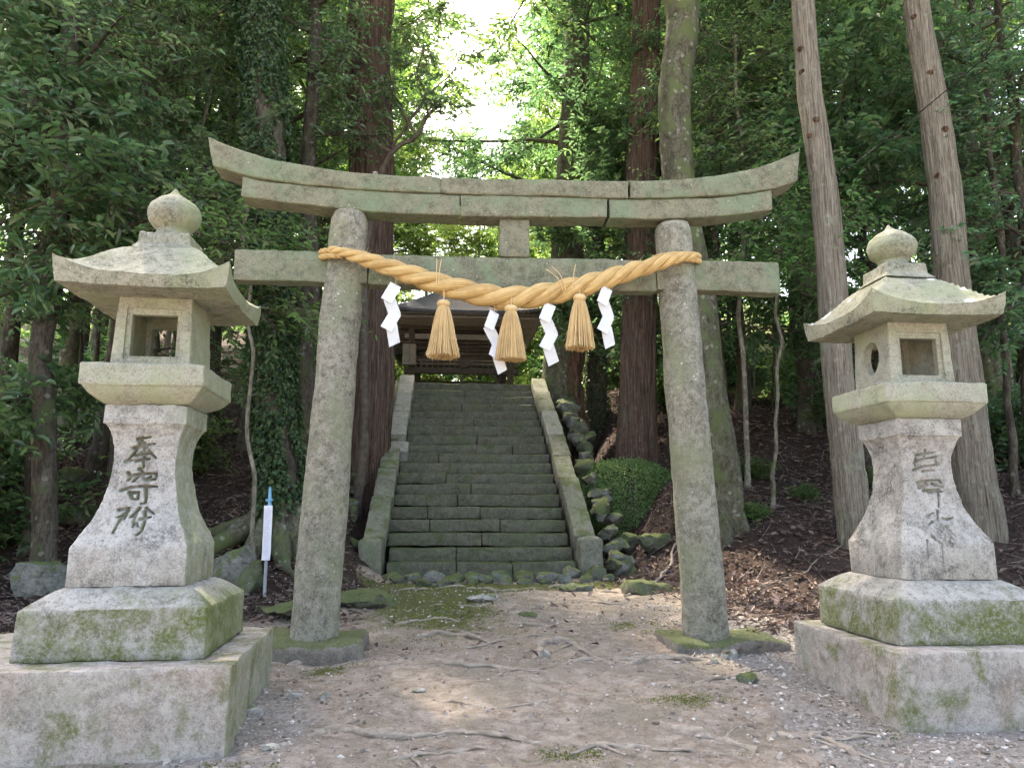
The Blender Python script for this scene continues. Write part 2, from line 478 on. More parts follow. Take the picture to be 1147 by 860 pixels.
PX = np.array([-40, -5, 0, 2, 3.5, 5.2, 6.5, 8.5, 9.4, 60])
PZ = np.array([0, 0, .05, .25, .39, .495, .55, .63, .67, .70])
def ground(x, y, fine=True):
    x = np.asarray(x, float); y = np.asarray(y, float)
    x, y = np.broadcast_arrays(x, y)
    s = lane(x, y)
    base = np.interp(y, PX, PZ)
    # forest slopes on both sides
    side = np.where(s > 0, smooth(1.6, 3.7 - .9 * smooth(9.5, 11, y), s), smooth(1.15, 2.1, -s))
    hy = np.where(s > 0, y - 7.9 + 1.0 * smooth(2.3, 3.6, s) + .9 * smooth(11, 13, y), y - 6.9)
    hill = .32 * np.maximum(hy, 0) * smooth(-.5, 2.5, hy)
    # steep bank beside the stairs
    bank = np.where((y > 9.9), .58 * (y - 9.9), 0)
    near = np.exp(-np.maximum(np.abs(s) - 1.6, 0) ** 2 / np.where(s > 0, .7, 1.6))
    h2 = hill * (1 - near) + np.maximum(bank, hill * .8) * near
    h2 = np.minimum(h2, 3.3 + .04 * np.maximum(y - 16, 0) + .30 * np.minimum(np.maximum(y - 17, 0), 60) * smooth(3, 9, np.abs(s)) + .30 * np.clip(y - 34, 0, 60) * (1 - smooth(3, 9, np.abs(s))))
    z = base + h2 * side
    # terrain under and behind the stairs
    st = np.where(y > 9.5, np.minimum(.632 * (y - 9.5) - .25, 3.26), 0) * (y > 9.7)
    st = np.where(y > 14.2, 2.6, st); st = np.where(y > 15.0, 3.18, st)
    inl = 1 - smooth(1.25, 1.9, np.abs(s))
    z = np.where(y > 9.3, z * (1 - inl) + (base + np.maximum(st, -.1)) * inl, z)
    lum = fbm(np.stack([x.ravel() * .5, y.ravel() * .5, 0 * x.ravel()], 1), 3, 5).reshape(x.shape)
    z = z + lum * (.03 + .16 * side * smooth(6.5, 10, y))
    if fine:
        z = z + .024 * fbm(np.stack([x.ravel() * 3, y.ravel() * 3, 0 * x.ravel()], 1), 4, 9).reshape(x.shape)
    return z

def gz(x, y): return float(ground(np.array([x]), np.array([y]))[0])

def ray_dir(px, py):
    a = (px - 573.5) / F_PX; b = (430 - py) / F_PX
    return np.array([a, math.cos(PITCH) - b * math.sin(PITCH), math.sin(PITCH) + b * math.cos(PITCH)])
def atY(px, py, Y):
    d = ray_dir(px, py); t = Y / d[1]
    return np.array([d[0] * t, Y, EYE + d[2] * t])
def gp(px, py, far=20.0):
    """where the sight line through a photo pixel meets the ground"""
    d = ray_dir(px, py)
    t = np.linspace(2.5, far, 1500)
    X, Y, Z = d[0] * t, d[1] * t, EYE + d[2] * t
    hit = np.nonzero(Z < ground(X, Y))[0]
    k = hit[0] if len(hit) else len(t) - 1
    return np.array([X[k], Y[k], Z[k]])
def onG(px, Y):
    x = (px - 573.5) / F_PX * Y * 1.0
    return x

# ------------------------------------------------------------------ ground sheet
def axis(lo, hi, a, b, dense, coarse):
    mid = np.arange(a, b, dense)
    left = a - np.cumsum(np.geomspace(dense, coarse, 40)); left = left[left > lo]
    right = b + np.cumsum(np.geomspace(dense, coarse, 40)); right = right[right < hi]
    return np.concatenate([[lo], left[::-1], mid, right, [hi]])
gx = axis(-600, 600, -7, 7, .045, 40)
gy = axis(-300, 1200, 2.0, 16, .045, 60)
X, Y = np.meshgrid(gx, gy)
Z = ground(X, Y)
S = lane(X, Y)
nx, ny = len(gx), len(gy)
V = np.stack([X.ravel(), Y.ravel(), Z.ravel()], 1)
i = (np.arange(ny - 1)[:, None] * nx + np.arange(nx - 1)[None]).ravel()
Q = np.stack([i, i + 1, i + 1 + nx, i + nx], 1)

def ground_material():
    m, nt = new_mat('forest_ground'); g = NG(nt)
    co = g.coords(loc_rand=False)
    at = g.n('ShaderNodeAttribute', attribute_name='cover')
    sp = g.n('ShaderNodeSeparateColor'); nt.links.new(at.outputs['Color'], sp.inputs[0])
    n1 = g.noise(co, 2.5, 7, .7); n2 = g.noise(co, 11, 8, .74, .4); n3 = g.noise(co, 75, 4, .75)
    dirt = g.ramp(n2, [(.34, (.22, .175, .14)), (.48, (.40, .33, .272)), (.62, (.56, .48, .41))])
    dirt = g.mix(g.ramp(n1, [(.46, 0), (.58, .7)]), dirt, (.30, .265, .205))
    dirt = g.mix(g.ramp(n3, [(.56, 0), (.68, .6)]), dirt, (.62, .56, .51))
    dirt = g.mix(g.ramp(n3, [(.32, .6), (.42, 0)]), dirt, (.17, .13, .11))
    lit = g.ramp(n3, [(.3, (.03, .021, .018)), (.55, (.07, .048, .04)), (.75, (.14, .10, .085))])
    grav = g.ramp(g.voro(co, 45, out='Color'), [(.0, (.20, .18, .16)), (.5, (.36, .34, .32)), (1, (.5, .48, .46))])
    moss = g.ramp(n3, [(.3, (.075, .09, .03)), (.7, (.17, .185, .07))])
    def mask(ch, lo, hi, nz=n2, k=.6):
        v = g.math('ADD', ch, g.math('MULTIPLY', g.math('SUBTRACT', nz, .5), k))
        return g.ramp(v, [(lo, 0), (hi, 1)])
    c = g.mix(g.math('MULTIPLY', mask(sp.outputs[2], .4, .6), .8), dirt, grav)
    c = g.mix(mask(sp.outputs[1], .42, .58, k=1.1), c, moss)
    c = g.mix(mask(sp.outputs[0], .4, .6, k=.5), c, lit)
    c = g.mix(1.0, c, (.80, .79, .78), 'MULTIPLY')
    h = g.math('ADD', g.math('MULTIPLY', n2, 1.0), g.math('MULTIPLY', n3, .5))
    g.out(g.bsdf(c, .95, g.bump(h, 1.0, .035), .15))
    return m
me = mesh_np('ground', V, Q, None, [ground_material()], None, True)
Xf, Yf, Sf = X.ravel(), Y.ravel(), S.ravel()
nz = fbm(np.stack([Xf * .9, Yf * .9, 0 * Xf], 1), 3, 21)
litter = np.where(Sf > 0, smooth(2.0 - .55 * smooth(7.2, 8.6, Yf), 2.9 - .95 * smooth(7.2, 8.6, Yf), Sf + .25 * nz) * smooth(5.2, 6.8, Yf) , smooth(1.35 - .2 * smooth(7.6, 8.4, Yf), 2.0 - .6 * smooth(7.6, 8.4, Yf), -Sf + .3 * nz) * smooth(6.2, 7.4, Yf))
litter = np.maximum(litter, smooth(2.2, 3.0, np.abs(Sf)) * (Yf > 5.6))
litter = np.maximum(litter, smooth(9.5, 9.8, Yf) * (Yf < 14.4))
litter = np.where(Yf > 14.4, np.maximum(litter, 0) * smooth(1.5, 2.5, np.abs(Sf)) * (1 - smooth(16, 19, Yf)), litter)
litter = np.maximum(litter, smooth(2.7, 3.3, -Sf) * smooth(4.0, 5.0, Yf))
def blob(x, y, rx, ry): return np.exp(-(((Xf - x) / rx) ** 2 + ((Yf - y) / ry) ** 2))
mossm = .85 * blob(-.75, 7.0, .95, 1.3) + .8 * blob(-.4, 8.6, 1.6, .5) + .6 * blob(-.5, 8.7, 1.6, .35) + .6 * blob(.9, 8.8, .9, .4) + .55 * blob(-1.35, 5.0, .35, .22) + .5 * blob(.95, 4.35, .25, .15) \
      + .55 * blob(-1.7, 3.45, .7, .12) + .35 * blob(.45, 3.6, .9, .12) + .42 * blob(1.0, 6.3, .35, .3) + .4 * blob(1.7, 3.9, .3, .15)
mossm = mossm + .25 * nz * (Yf < 10) + 1.0 * smooth(16, 19, Yf) * smooth(1.6, 3, np.abs(Sf))
grav = smooth(.9, 1.6, Sf - .15 * (Yf - 4)) * (Yf < 7.5) * (1 - litter) + blob(-1.35, 3.9, .5, .9) * .8
colr = np.stack([litter, np.clip(mossm, 0, 1), np.clip(grav, 0, 1), np.ones_like(nz)], 1).astype(np.float32)
ca = me.color_attributes.new('cover', 'FLOAT_COLOR', 'POINT')
ca.data.foreach_set('color', colr.ravel())
tag(obj('ground', me), kind='structure')

# ------------------------------------------------------------------ leaves
def leaf_arrays(pos, d, nrm, L, W, fold=.12, droop=.18):
    """two quads per leaf folded on the midrib"""
    d = d / (np.linalg.norm(d, axis=1)[:, None] + 1e-9)
    nrm = nrm - d * (nrm * d).sum(1)[:, None]
    nrm = nrm / (np.linalg.norm(nrm, axis=1)[:, None] + 1e-9)
    sd = np.cross(d, nrm)
    L = np.broadcast_to(L, (len(pos),))[:, None]; W = np.broadcast_to(W, (len(pos),))[:, None]
    up = nrm * fold * L
    v = [pos,
         pos + d * L * .3 + sd * W * .5 + up,
         pos + d * L * .72 + sd * W * .36 + up * .6,
         pos + d * L - nrm * droop * L,
         pos + d * L * .72 - sd * W * .36 + up * .6,
         pos + d * L * .3 - sd * W * .5 + up]
    V = np.stack(v, 1).reshape(-1, 3)
    n = len(pos); b = np.arange(n)[:, None] * 6
    Q = np.concatenate([b + [0, 1, 2, 3], b + [0, 3, 4, 5]], 1).reshape(-1, 4)
    return V, Q

def sticks(p0, p1, r0, r1):
    """thin three sided twigs as quads"""
    d = p1 - p0; d = d / (np.linalg.norm(d, axis=1)[:, None] + 1e-9)
    ref = np.where(np.abs(d[:, 2:3]) < .8, np.array([[0, 0, 1.]]), np.array([[1., 0, 0]]))
    u = np.cross(d, ref); u /= np.linalg.norm(u, axis=1)[:, None] + 1e-9
    w = np.cross(d, u)
    vs = []
    for p, r in ((p0, r0), (p1, r1)):
        r = np.broadcast_to(r, (len(p0),))[:, None]
        for k in range(3):
            a = k * 2 * PI / 3
            vs.append(p + r * (math.cos(a) * u + math.sin(a) * w))
    V = np.stack(vs, 1).reshape(-1, 3)
    b = np.arange(len(p0))[:, None] * 6
    Q = np.concatenate([b + [0, 1, 4, 3], b + [1, 2, 5, 4], b + [2, 0, 3, 5]], 1).reshape(-1, 4)
    return V, Q

def crown_mesh(name, anchors, outward, rng, leafmat, twigs=7, tl=.45, nl=11, L=.09, W=.42, flat=.45, up=.25, droopy=.2):
    """leafy twigs round each anchor point"""
    n = len(anchors)
    A = np.repeat(anchors, twigs, 0); O = np.repeat(outward, twigs, 0)
    d = rng.normal(size=(len(A), 3)); d[:, 2] *= flat
    d = d / np.linalg.norm(d, axis=1)[:, None] + O * .7
    d[:, 2] += up * .3
    d /= np.linalg.norm(d, axis=1)[:, None]
    ln = tl * rng.uniform(.5, 1.3, len(A))
    start = A + rng.normal(size=A.shape) * .06
    end = start + d * ln[:, None]; end[:, 2] -= droopy * ln
    Vt, Qt = sticks(start, end, .006, .002)
    t = np.linspace(.2, 1, nl)[None, :, None]
    P = start[:, None] + (end - start)[:, None] * t
    P = P.reshape(-1, 3)
    D = np.repeat(d, nl, 0)
    sgn = np.tile(np.where(np.arange(nl) % 2 == 0, 1, -1), len(A))[:, None]
    side = np.cross(D, np.array([[0, 0, 1.]])); side /= np.linalg.norm(side, axis=1)[:, None] + 1e-9
    m = len(P)
    ld = D * rng.uniform(.3, .9, (m, 1)) + side * sgn * rng.uniform(.5, 1.1, (m, 1)) + rng.normal(size=(m, 3)) * .28
    ld[:, 2] -= rng.uniform(0, .45, m)
    nr = np.array([[0, 0, 1.]]) + rng.normal(size=(m, 3)) * .38
    LL = L * rng.uniform(.65, 1.25, m)
    Vl, Ql = leaf_arrays(P, ld, nr, LL, LL * W)
    V = np.concatenate([Vl, Vt]); Q = np.concatenate([Ql, Qt + len(Vl)])
    mi = np.concatenate([np.zeros(len(Ql)), np.ones(len(Qt))])
    return mesh_np(name, V, Q, None, [leafmat, M['twig']], mi, False)

def limb_path(p0, az, rise, length, rng, n=7, wob=.12, curl=0.0):
    d = np.array([math.cos(az) * math.cos(rise), math.sin(az) * math.cos(rise), math.sin(rise)])
    pts = [np.array(p0, float)]
    for k in range(n):
        d = d + rng.normal(size=3) * wob; d[2] += curl
        d /= np.linalg.norm(d)
        pts.append(pts[-1] + d * length / n)
    return np.array(pts)

def ridge_fn(rng, amp=.06, k=14, flare=0, nlobe=5, seed=0, z0=0.0, fh=.5):
    ph = rng.uniform(0, 6.28, 4)
    def f(a, path):
        z = path[:, 2:3] - z0
        A = a[None, :] + 0 * z
        c = np.stack([np.cos(A) * k / 6.28, np.sin(A) * k / 6.28, z * .35 + 0 * A], -1).reshape(-1, 3)
        r = 1 + amp * fbm(c, 3, seed).reshape(A.shape)
        if flare:
            r = r + flare * np.exp(-np.maximum(z, 0) / fh) * (.55 + .45 * np.cos(nlobe * A + ph[0]) + .25 * np.cos((nlobe + 2) * A + ph[1]))
        return r
    return f

def gen_tree(seed, h, h0, Rr, nl, tr, lm='leaf_mid', bark='darkbark', lean=(0, 0), wob=.05, sub=3, L=.10, twigs=4, leaves=11, per=4, rise=(.1, .8), tl=.5, tname='trunk', nseg=14, amp=.08):
    """returns trunk mesh and crown mesh, base at origin"""
    rng = np.random.default_rng(seed)
    nz_ = 22
    zz = np.linspace(-.3, h, nz_)
    wx = np.cumsum(rng.normal(size=nz_) * wob); wy = np.cumsum(rng.normal(size=nz_) * wob)
    wx -= wx[1]; wy -= wy[1]
    path = np.stack([wx + lean[0] * zz / h, wy + lean[1] * zz / h, zz], 1)
    rad = tr * (1 - .8 * np.clip(zz / h, 0, 1)) ** .9
    mb = MB()
    mb.tube(path, rad, nseg, ridge_fn(rng, amp, 10, .6, 5, seed, 0, .18), cap=True)
    anch, outw = [], []
    for k in range(nl):
        t = (k + rng.uniform(0, 1)) / nl
        z = h0 + (h - h0) * t
        p0 = np.array([np.interp(z, zz, path[:, 0]), np.interp(z, zz, path[:, 1]), z])
        az = k * 2.4 + rng.uniform(-.5, .5)
        length = Rr * (.55 + .75 * math.sin(PI * min(1, .18 + .8 * t))) * rng.uniform(.6, 1.1)
        lp = limb_path(p0, az, rng.uniform(*rise), length, rng, 7, .14)
        r0 = tr * .38 * (1 - .6 * t)
        mb.tube(lp, np.linspace(r0, r0 * .3, len(lp)), 6, cap=False)
        for q in range(sub):
            s_ = rng.integers(2, len(lp) - 1)
            sp_ = limb_path(lp[s_], az + rng.choice([-1, 1]) * rng.uniform(.5, 1.2), rng.uniform(-.1, .7), length * rng.uniform(.3, .6), rng, 5, .18)
            mb.tube(sp_, np.linspace(r0 * .4, r0 * .12, len(sp_)), 4, cap=False)
            for w in range(per):
                u = rng.uniform(.3, 1); ii = u * (len(sp_) - 1); a = int(min(ii, len(sp_) - 2))
                anch.append(sp_[a] + (sp_[a + 1] - sp_[a]) * (ii - a)); outw.append((sp_[-1] - sp_[0]))
        for w in range(per):
            a = rng.integers(3, len(lp)); anch.append(lp[a]); outw.append(lp[-1] - lp[0])
    anch = np.array(anch) + rng.normal(size=(len(anch), 3)) * .15
    outw = np.array(outw); outw /= np.linalg.norm(outw, axis=1)[:, None]
    tm = mb
    V = np.concatenate(tm.V)
    trunk = mesh_np('trunk', V, np.concatenate(tm.Q), np.concatenate(tm.T), [M[bark]], None, True)
    crown = crown_mesh('crown', anch, outw, rng, M[lm], twigs=twigs, tl=tl, nl=leaves, L=L)
    return trunk, crown

def place_tree(kind, trunk, crown, x, y, label, group=None, rz=0, sc=1.0, z=None):
    e = empty(kind, (x, y, (gz(x, y) if z is None else z) - .02), rz, label, 'tree', group)
    e.scale = (sc, sc, sc)
    obj('trunk', trunk, e); obj('crown', crown, e)
    return e

# ------------------------------------------------------------------ torii gate
TL = (.014, 5.62, 0.0); TY = R_(4.8)
def tw(s, d, z):
    return np.array([TL[0] + s * math.cos(TY) - d * math.sin(TY), TL[1] + s * math.sin(TY) + d * math.cos(TY), z])
gate = empty('torii_gate', TL, TY, 'weathered grey granite gate with leaning round pillars and upswept lintel, spanning the path', 'torii gate')

def zk(s, lo_mid, lo_end, half, pw=2.6):
    return lo_mid + (lo_end - lo_mid) * np.abs(s / half) ** pw

def beam(name, s0, s1, half, zb, zt, hd, r=.02, step=.06, slant0=0.0, slant1=0.0, mat='torii', seed=0, flare=0.0, jag=None):
    """a stone of a curved beam between s0 and s1; slant: ends lean out towards the top"""
    n = max(3, int((s1 - s0) / step))
    t = np.concatenate([[0, .004], np.linspace(.012, .988, n), [.996, 1]])
    mb = MB(); rings = []
    for k, u in enumerate(t):
        e = 1.0
        if k in (0, len(t) - 1): e = 0.965
        if k in (1, len(t) - 2): e = .99
        s = s0 + (s1 - s0) * u
        b, tt = float(zb(s)), float(zt(s))
        cz, hz = (b + tt) / 2, (tt - b) / 2
        rr = rect_ring(hd * e, hz * e, r, .05, cnt=(8, 6))
        zz = cz + rr[:, 1]
        f = (zz - b) / (tt - b)
        sl = slant0 * (1 - u) * -1 + slant1 * u
        ss = s + (f - .5) * (slant1 * u ** 6 - slant0 * (1 - u) ** 6)
        dd = rr[:, 0] * (1 + flare * (f - .5))
        rings.append(np.stack([ss, dd, zz], 1))
    mb.rings(np.array(rings))
    return mb.build(name, M[mat], gate, disp=[(3.0, .006, seed), (14, .0035, seed + 3), (45, .0012, seed + 7)], sharp=50)

def prof(xs, zs):
    xs = np.array(xs); zs = np.array(zs)
    return lambda s: sum(np.interp(s + o, xs, zs) for o in (-.14, -.07, 0, .07, .14)) / 5
kt = prof([-2.7, -2.38, -2.255, -1.913, -1.573, -1.231, -.887, -.421, .164, .884, 1.249, 1.62, 1.999, 2.193, 2.343, 2.7], [4.53, 4.345, 4.272, 4.164, 4.104, 4.074, 4.063, 4.061, 4.069, 4.086, 4.104, 4.149, 4.245, 4.325, 4.40, 4.60])
kb = prof([-2.7, -2.329, -2.106, -1.971, -1.661, -1.186, -.87, -.42, .15, .592, 1.098, 1.609, 1.867, 2.098, 2.322, 2.7], [4.17, 4.081, 4.028, 4.0, 3.962, 3.943, 3.936, 3.932, 3.938, 3.945, 3.953, 3.984, 4.02, 4.067, 4.13, 4.25])
sb = prof([-2.5, -2.1, -1.966, -1.657, -1.42, -1.1, -.949, -.466, .101, .592, 1.097, 1.433, 1.693, 1.865, 2.098, 2.5], [3.90, 3.862, 3.84, 3.806, 3.787, 3.772, 3.762, 3.758, 3.767, 3.777, 3.792, 3.805, 3.835, 3.862, 3.905, 3.98])
st_ = lambda s: kb(s) - .003
# top lintel, three stones; the right joint gapes
beam('top_lintel', -2.345, -.590, 2.36, kb, kt, .125, slant0=.05, seed=1, flare=.06, r=.012)
beam('top_lintel', -.585, .902, 2.36, kb, kt, .125, seed=2, flare=.06, r=.012)
beam('top_lintel', .922, 2.335, 2.36, lambda s: kb(s) + .004, lambda s: kt(s) + .006, .123, slant1=.03, seed=3, flare=.06, r=.012)
beam('under_lintel', -2.10, -.434, 2.1, sb, st_, .105, seed=4, r=.012)
beam('under_lintel', -.429, .738, 2.1, sb, st_, .105, seed=5, r=.012)
beam('under_lintel', .758, 2.10, 2.1, lambda s: sb(s) - .004, st_, .103, seed=6, r=.012)
flat = lambda v: (lambda s: v + 0 * s)
# tie beam passes through the pillars
beam('tie_beam', -2.13, -1.13, 2.1, flat(3.205), flat(3.446), .068, seed=7, r=.01)
beam('tie_beam', -1.125, 1.125, 2.1, lambda s: 3.196 + 0 * s, lambda s: 3.445 + .006 * s, .068, seed=8, r=.01)
beam('tie_beam', 1.13, 2.14, 2.1, flat(3.212), lambda s: 3.46 + .008 * (s - 1), .068, seed=9, r=.01)
mb = MB(); mb.box(-.12, .12, -.055, .055, 3.452, 3.764, .012, .04)
mb.build('centre_strut', M['torii'], gate, disp=[(5, .004, 11), (40, .0015, 12)])
for sg in (-1, 1):
    mb = MB()
    zz = np.linspace(.55, 3.775, 60)
    path = np.stack([sg * (1.43 - .135 * (zz - .6) / 3.15), 0 * zz, zz], 1)
    rad = .171 - .026 * (zz - .6) / 3.15
    rad[-1] *= .86; rad[-2] *= .97; rad[0] *= .97
    mb.tube(path, rad, 56, cap=True)
    o = mb.build('pillar', M['pillar'], gate, disp=[(2.4, .010, 30 + sg), (12, .004, 33), (50, .0012, 34)])
# lumps of moss and soil left in the joint of the top lintel: part of the gate
mb = MB()
rng = np.random.default_rng(4)
for s, w in ((.62, .06), (.72, .08), (.84, .10), (.95, .07), (1.28, .07), (1.36, .05), (1.42, .04), (-.66, .06), (-.58, .08), (-.48, .05)):
    z = float(kt(s)); mb = MB()
    a = np.linspace(0, 2 * PI, 12, endpoint=False)
    P = np.array([np.stack([s + w * q * np.cos(a), -.06 + .05 * q * np.sin(a), np.full(12, z - .012 + h_)], 1) for q, h_ in ((1, 0), (.95, .012), (.65, .024), (.25, .030))])
    mb.rings(P)
    mb.build('moss_tuft', M['rock_moss'], gate, disp=[(16, .022, 2), (60, .008, 3)])
# mossy slabs under the pillars
for k, (a, b, c, d_, nm) in enumerate(((-1.80, -1.08, -.30, .34, 0), (1.11, 1.95, -.30, .32, 0))):
    mb = MB(); mb.box(a, b, c, d_, .38, .605 if k == 0 else .575, .03, .05)
    mb.build('base_slab', M['slab'], gate, disp=[(3, .02, 41 + k), (11, .012, 44)])

# ------------------------------------------------------------------ sacred rope
rope = empty('sacred_rope', TL, TY, 'thick twisted golden straw rope hanging in a curve across the gate between its pillars', 'rope')
RP = np.array([(-1.40, -.17, 3.43), (-1.30, -.205, 3.395), (-1.20, -.215, 3.362), (-1.061, -.20, 3.325), (-.861, -.19, 3.262), (-.593, -.185, 3.179), (-.258, -.185, 3.10), (-.036, -.185, 3.078),
               (.283, -.185, 3.128), (.60, -.185, 3.215), (.85, -.19, 3.30), (1.05, -.20, 3.36), (1.193, -.205, 3.405), (1.31, -.195, 3.435), (1.42, -.16, 3.46)])
def catmull(P, n):
    P = np.asarray(P, float); out = []
    Q_ = np.vstack([2 * P[0] - P[1], P, 2 * P[-1] - P[-2]])
    for k in range(len(P) - 1):
        p0, p1, p2, p3 = Q_[k:k + 4]
        for t in np.linspace(0, 1, n, endpoint=False):
            out.append(.5 * ((2 * p1) + (-p0 + p2) * t + (2 * p0 - 5 * p1 + 4 * p2 - p3) * t * t + (-p0 + 3 * p1 - 3 * p2 + p3) * t ** 3))
    out.append(P[-1])
    return np.array(out)
def twisted(mb_list, path, radius, turns_per_m, nstr=3, nseg=18, phase=0):
    """strands laid helically about a path; radius may vary"""
    path = np.asarray(path); m = len(path)
    L = np.concatenate([[0], np.cumsum(np.linalg.norm(np.diff(path, axis=0), axis=1))])
    tan = np.gradient(path, axis=0); tan /= np.linalg.norm(tan, axis=1)[:, None]
    U = np.cross(tan, np.array([0, 0, 1.])); U /= np.linalg.norm(U, axis=1)[:, None]
    W = np.cross(U, tan)
    # lay length grows with the thickness
    ang = np.concatenate([[0], np.cumsum(np.diff(L) * 2 * PI * turns_per_m * (.06 / np.maximum(radius[1:], .02)))])
    for k in range(nstr):
        a = ang + phase + k * 2 * PI / nstr
        off = radius * .50
        P = path + off[:, None] * (np.cos(a)[:, None] * U + np.sin(a)[:, None] * W)
        mb_list[k].tube(P, radius * .56, nseg)
pth = catmull(RP, 22)
Lr = np.linspace(0, 1, len(pth))
rad = .031 + .057 * np.sin(PI * Lr) ** 1.5
strands = [MB() for _ in range(3)]
twisted(strands, pth, rad, 2.35)
for sd, mb in enumerate(strands):
    mb.build('strand', M['straw_rope'], rope, disp=[(9, .003, sd)], uv=True)
# turns of the thin ends round both pillars
for sg, r_, zc in ((-1, .166, 3.415), (1, .163, 3.445)):
    mbs = [MB() for _ in range(3)]
    cx_ = sg * (1.43 - .135 * (zc - .6) / 3.15)
    a = np.linspace(-PI * .5, PI * 1.9, 90) if sg > 0 else np.linspace(-PI * .9, PI * 1.5, 90)
    P = np.stack([cx_ + (r_ + .022) * np.cos(a), (r_ + .022) * np.sin(a), zc + .03 * np.sin(a * 1) + .035 * (a / PI) * sg * .6 + .02], 1)
    twisted(mbs, P, np.full(len(P), .024), 6.0, nseg=10)
    one = MB()
    for q in mbs:
        for v, qq, t, uv_ in zip(q.V, q.Q, [None] * 3, q.UV): pass
        base = one.n
        one.V += q.V; one.UV += q.UV; one.Q += [x + base for x in q.Q]; one.T += [x + base for x in q.T]; one.n += q.n
    one.build('pillar_coil', M['straw_rope'], rope, uv=True)
# loose straws poking out and the ties
mb = MB()
rng = np.random.default_rng(3)
for (s, z, dx) in ((-.60, 3.26, 0), (-.585, 3.25, .02), (.37, 3.22, -.1), (.42, 3.24, .03), (.36, 3.2, -.14)):
    P = catmull([(s, -.27, z - .1), (s + dx * .4, -.275, z + .02), (s + dx, -.262, z + .09)], 5)
    mb.tube(P, .0035, 5)
for s in np.linspace(-1.3, 1.35, 190):
    c = pth[np.argmin(np.abs(pth[:, 0] - s))]; k = np.argmin(np.abs(pth[:, 0] - s)); r0 = rad[k]
    a = rng.uniform(0, 6.28); dd = np.array([rng.uniform(-.9, .9), math.cos(a), math.sin(a)])
    p0 = c + np.array([0, math.cos(a), math.sin(a)]) * r0 * .9
    mb.tube(np.array([p0, p0 + dd * .02, p0 + dd * rng.uniform(.025, .06) + np.array([0, 0, -.006])]), .0009, 4)
tag(mb.build('loose_straw', M['straw'], rope, uv=True), kind='stuff')

def tassel(s, ztop, zbot, w, label, seed):
    rng = np.random.default_rng(seed)
    p = tw(s, -.255, ztop)
    e = empty('straw_tassel', p, TY, label, 'tassel', 'straw tassels hanging from the rope')
    L_ = ztop - zbot
    # knob
    mb = MB(); a = np.linspace(0, 2 * PI, 28, endpoint=False); rr = []
    for t in np.linspace(0, PI, 11):
        r = .046 * math.sin(t) ** .8 + .004; z = -.028 + .03 * math.cos(t)
        rr.append(np.stack([r * np.cos(a) * (1 + .03 * np.cos(9 * a)), r * np.sin(a) * (1 + .03 * np.cos(9 * a)), np.full(28, z)], 1))
    mb.rings(np.array(rr)[::-1]); mb.build('knot', M['straw'], e, uv=True)
    mb = MB(); mb.tube(np.array([(0, 0, -.01), (.002, 0, .05), (0, .015, .10)]), .005, 6)
    mb.build('cord', M['straw'], e, uv=True)
    mb = MB()
    n = 420
    for k in range(n):
        q = math.sqrt(rng.uniform(.15, 1)); a = rng.uniform(0, 2 * PI)
        ts = np.array([0, .12, .35, .65, 1.0])
        prof = np.interp(ts, [0, .12, .35, .65, 1], [.036, .052, .073, .092, w * .5]) * q * rng.uniform(.94, 1.03)
        jit = rng.normal(size=2) * .004
        zz = -.045 - (L_ - .045) * ts * rng.uniform(.97, 1.01)
        P = np.stack([np.cos(a) * prof + jit[0] * ts, np.sin(a) * prof + jit[1] * ts, zz], 1)
        mb.tube(P, np.array([.0042, .0042, .0040, .0036, .0026]), 4, cap=False)
    # straws that stray from the skirt
    for k in range(14):
        a = rng.uniform(0, 2 * PI); z0 = -L_ * rng.uniform(.6, .97); r0 = w * .46
        P = np.array([(math.cos(a) * r0 * .9, math.sin(a) * r0 * .9, z0 + .05), (math.cos(a) * r0, math.sin(a) * r0, z0), (math.cos(a) * (r0 + .018), math.sin(a) * (r0 + .018), z0 - .035)])
        mb.tube(P, .0012, 4, cap=False)
    mb.build('straw_skirt', M['straw'], e, uv=True)
tassel(-.545, 3.03, 2.60, .245, 'left straw tassel on the rope, frayed at its foot, in front of the shrine roof', 1)
tassel(-.043, 3.002, 2.585, .225, 'middle straw tassel at the lowest point of the rope', 2)
tassel(.475, 3.10, 2.68, .225, 'right straw tassel, the neat one beside the mossy trunk', 3)

def shide(s, ztop, label, offs, w=.078, seed=0, h=.44):
    """folded paper streamer: four panels stepping left and right"""
    rng = np.random.default_rng(seed)
    p = tw(s, -.225, ztop)
    e = empty('paper_streamer', p, TY + rng.uniform(-.12, .12), label, 'paper streamer', 'white zigzag paper streamers on the rope')
    V, Qd = [], []
    n = len(offs); ph = h / n
    for k, (cx_, sk) in enumerate(offs):
        z0 = -k * ph * .97; z1 = z0 - ph * 1.22
        x0, x1 = cx_ + sk, cx_ - sk
        wy = .012 * (k % 2) + .004 * k
        b = len(V); N = 5
        for t in np.linspace(0, 1, N):
            cx2 = x0 + (x1 - x0) * t; z = z0 + (z1 - z0) * t
            curl = .005 * math.sin(PI * t) * (1 if k % 2 else -1)
            sl_ = .020 * (1 if x1 < x0 else -1)
            V.append((cx2 - w / 2, wy + curl + .030 * (t - .5) * (1 if k % 2 else -1), z + sl_)); V.append((cx2 + w / 2, wy - curl + .030 * (t - .5) * (1 if k % 2 else -1), z - sl_))
        for q in range(N - 1):
            a = b + q * 2; Qd.append((a, a + 1, a + 3, a + 2))
    me = mesh_np('paper', np.array(V), np.array(Qd), None, [M['paper']], None, False)
    o = obj('paper', me, e)
    md = o.modifiers.new('thickness', 'SOLIDIFY'); md.thickness = .0012
    mb = MB(); mb.tube(np.array([(offs[0][0] + offs[0][1], 0, -.02), (offs[0][0] + offs[0][1], .01, .04), (offs[0][0] + offs[0][1], .03, .09)]), .0018, 5)
    mb.build('thread', M['straw'], e, uv=True)
    return e
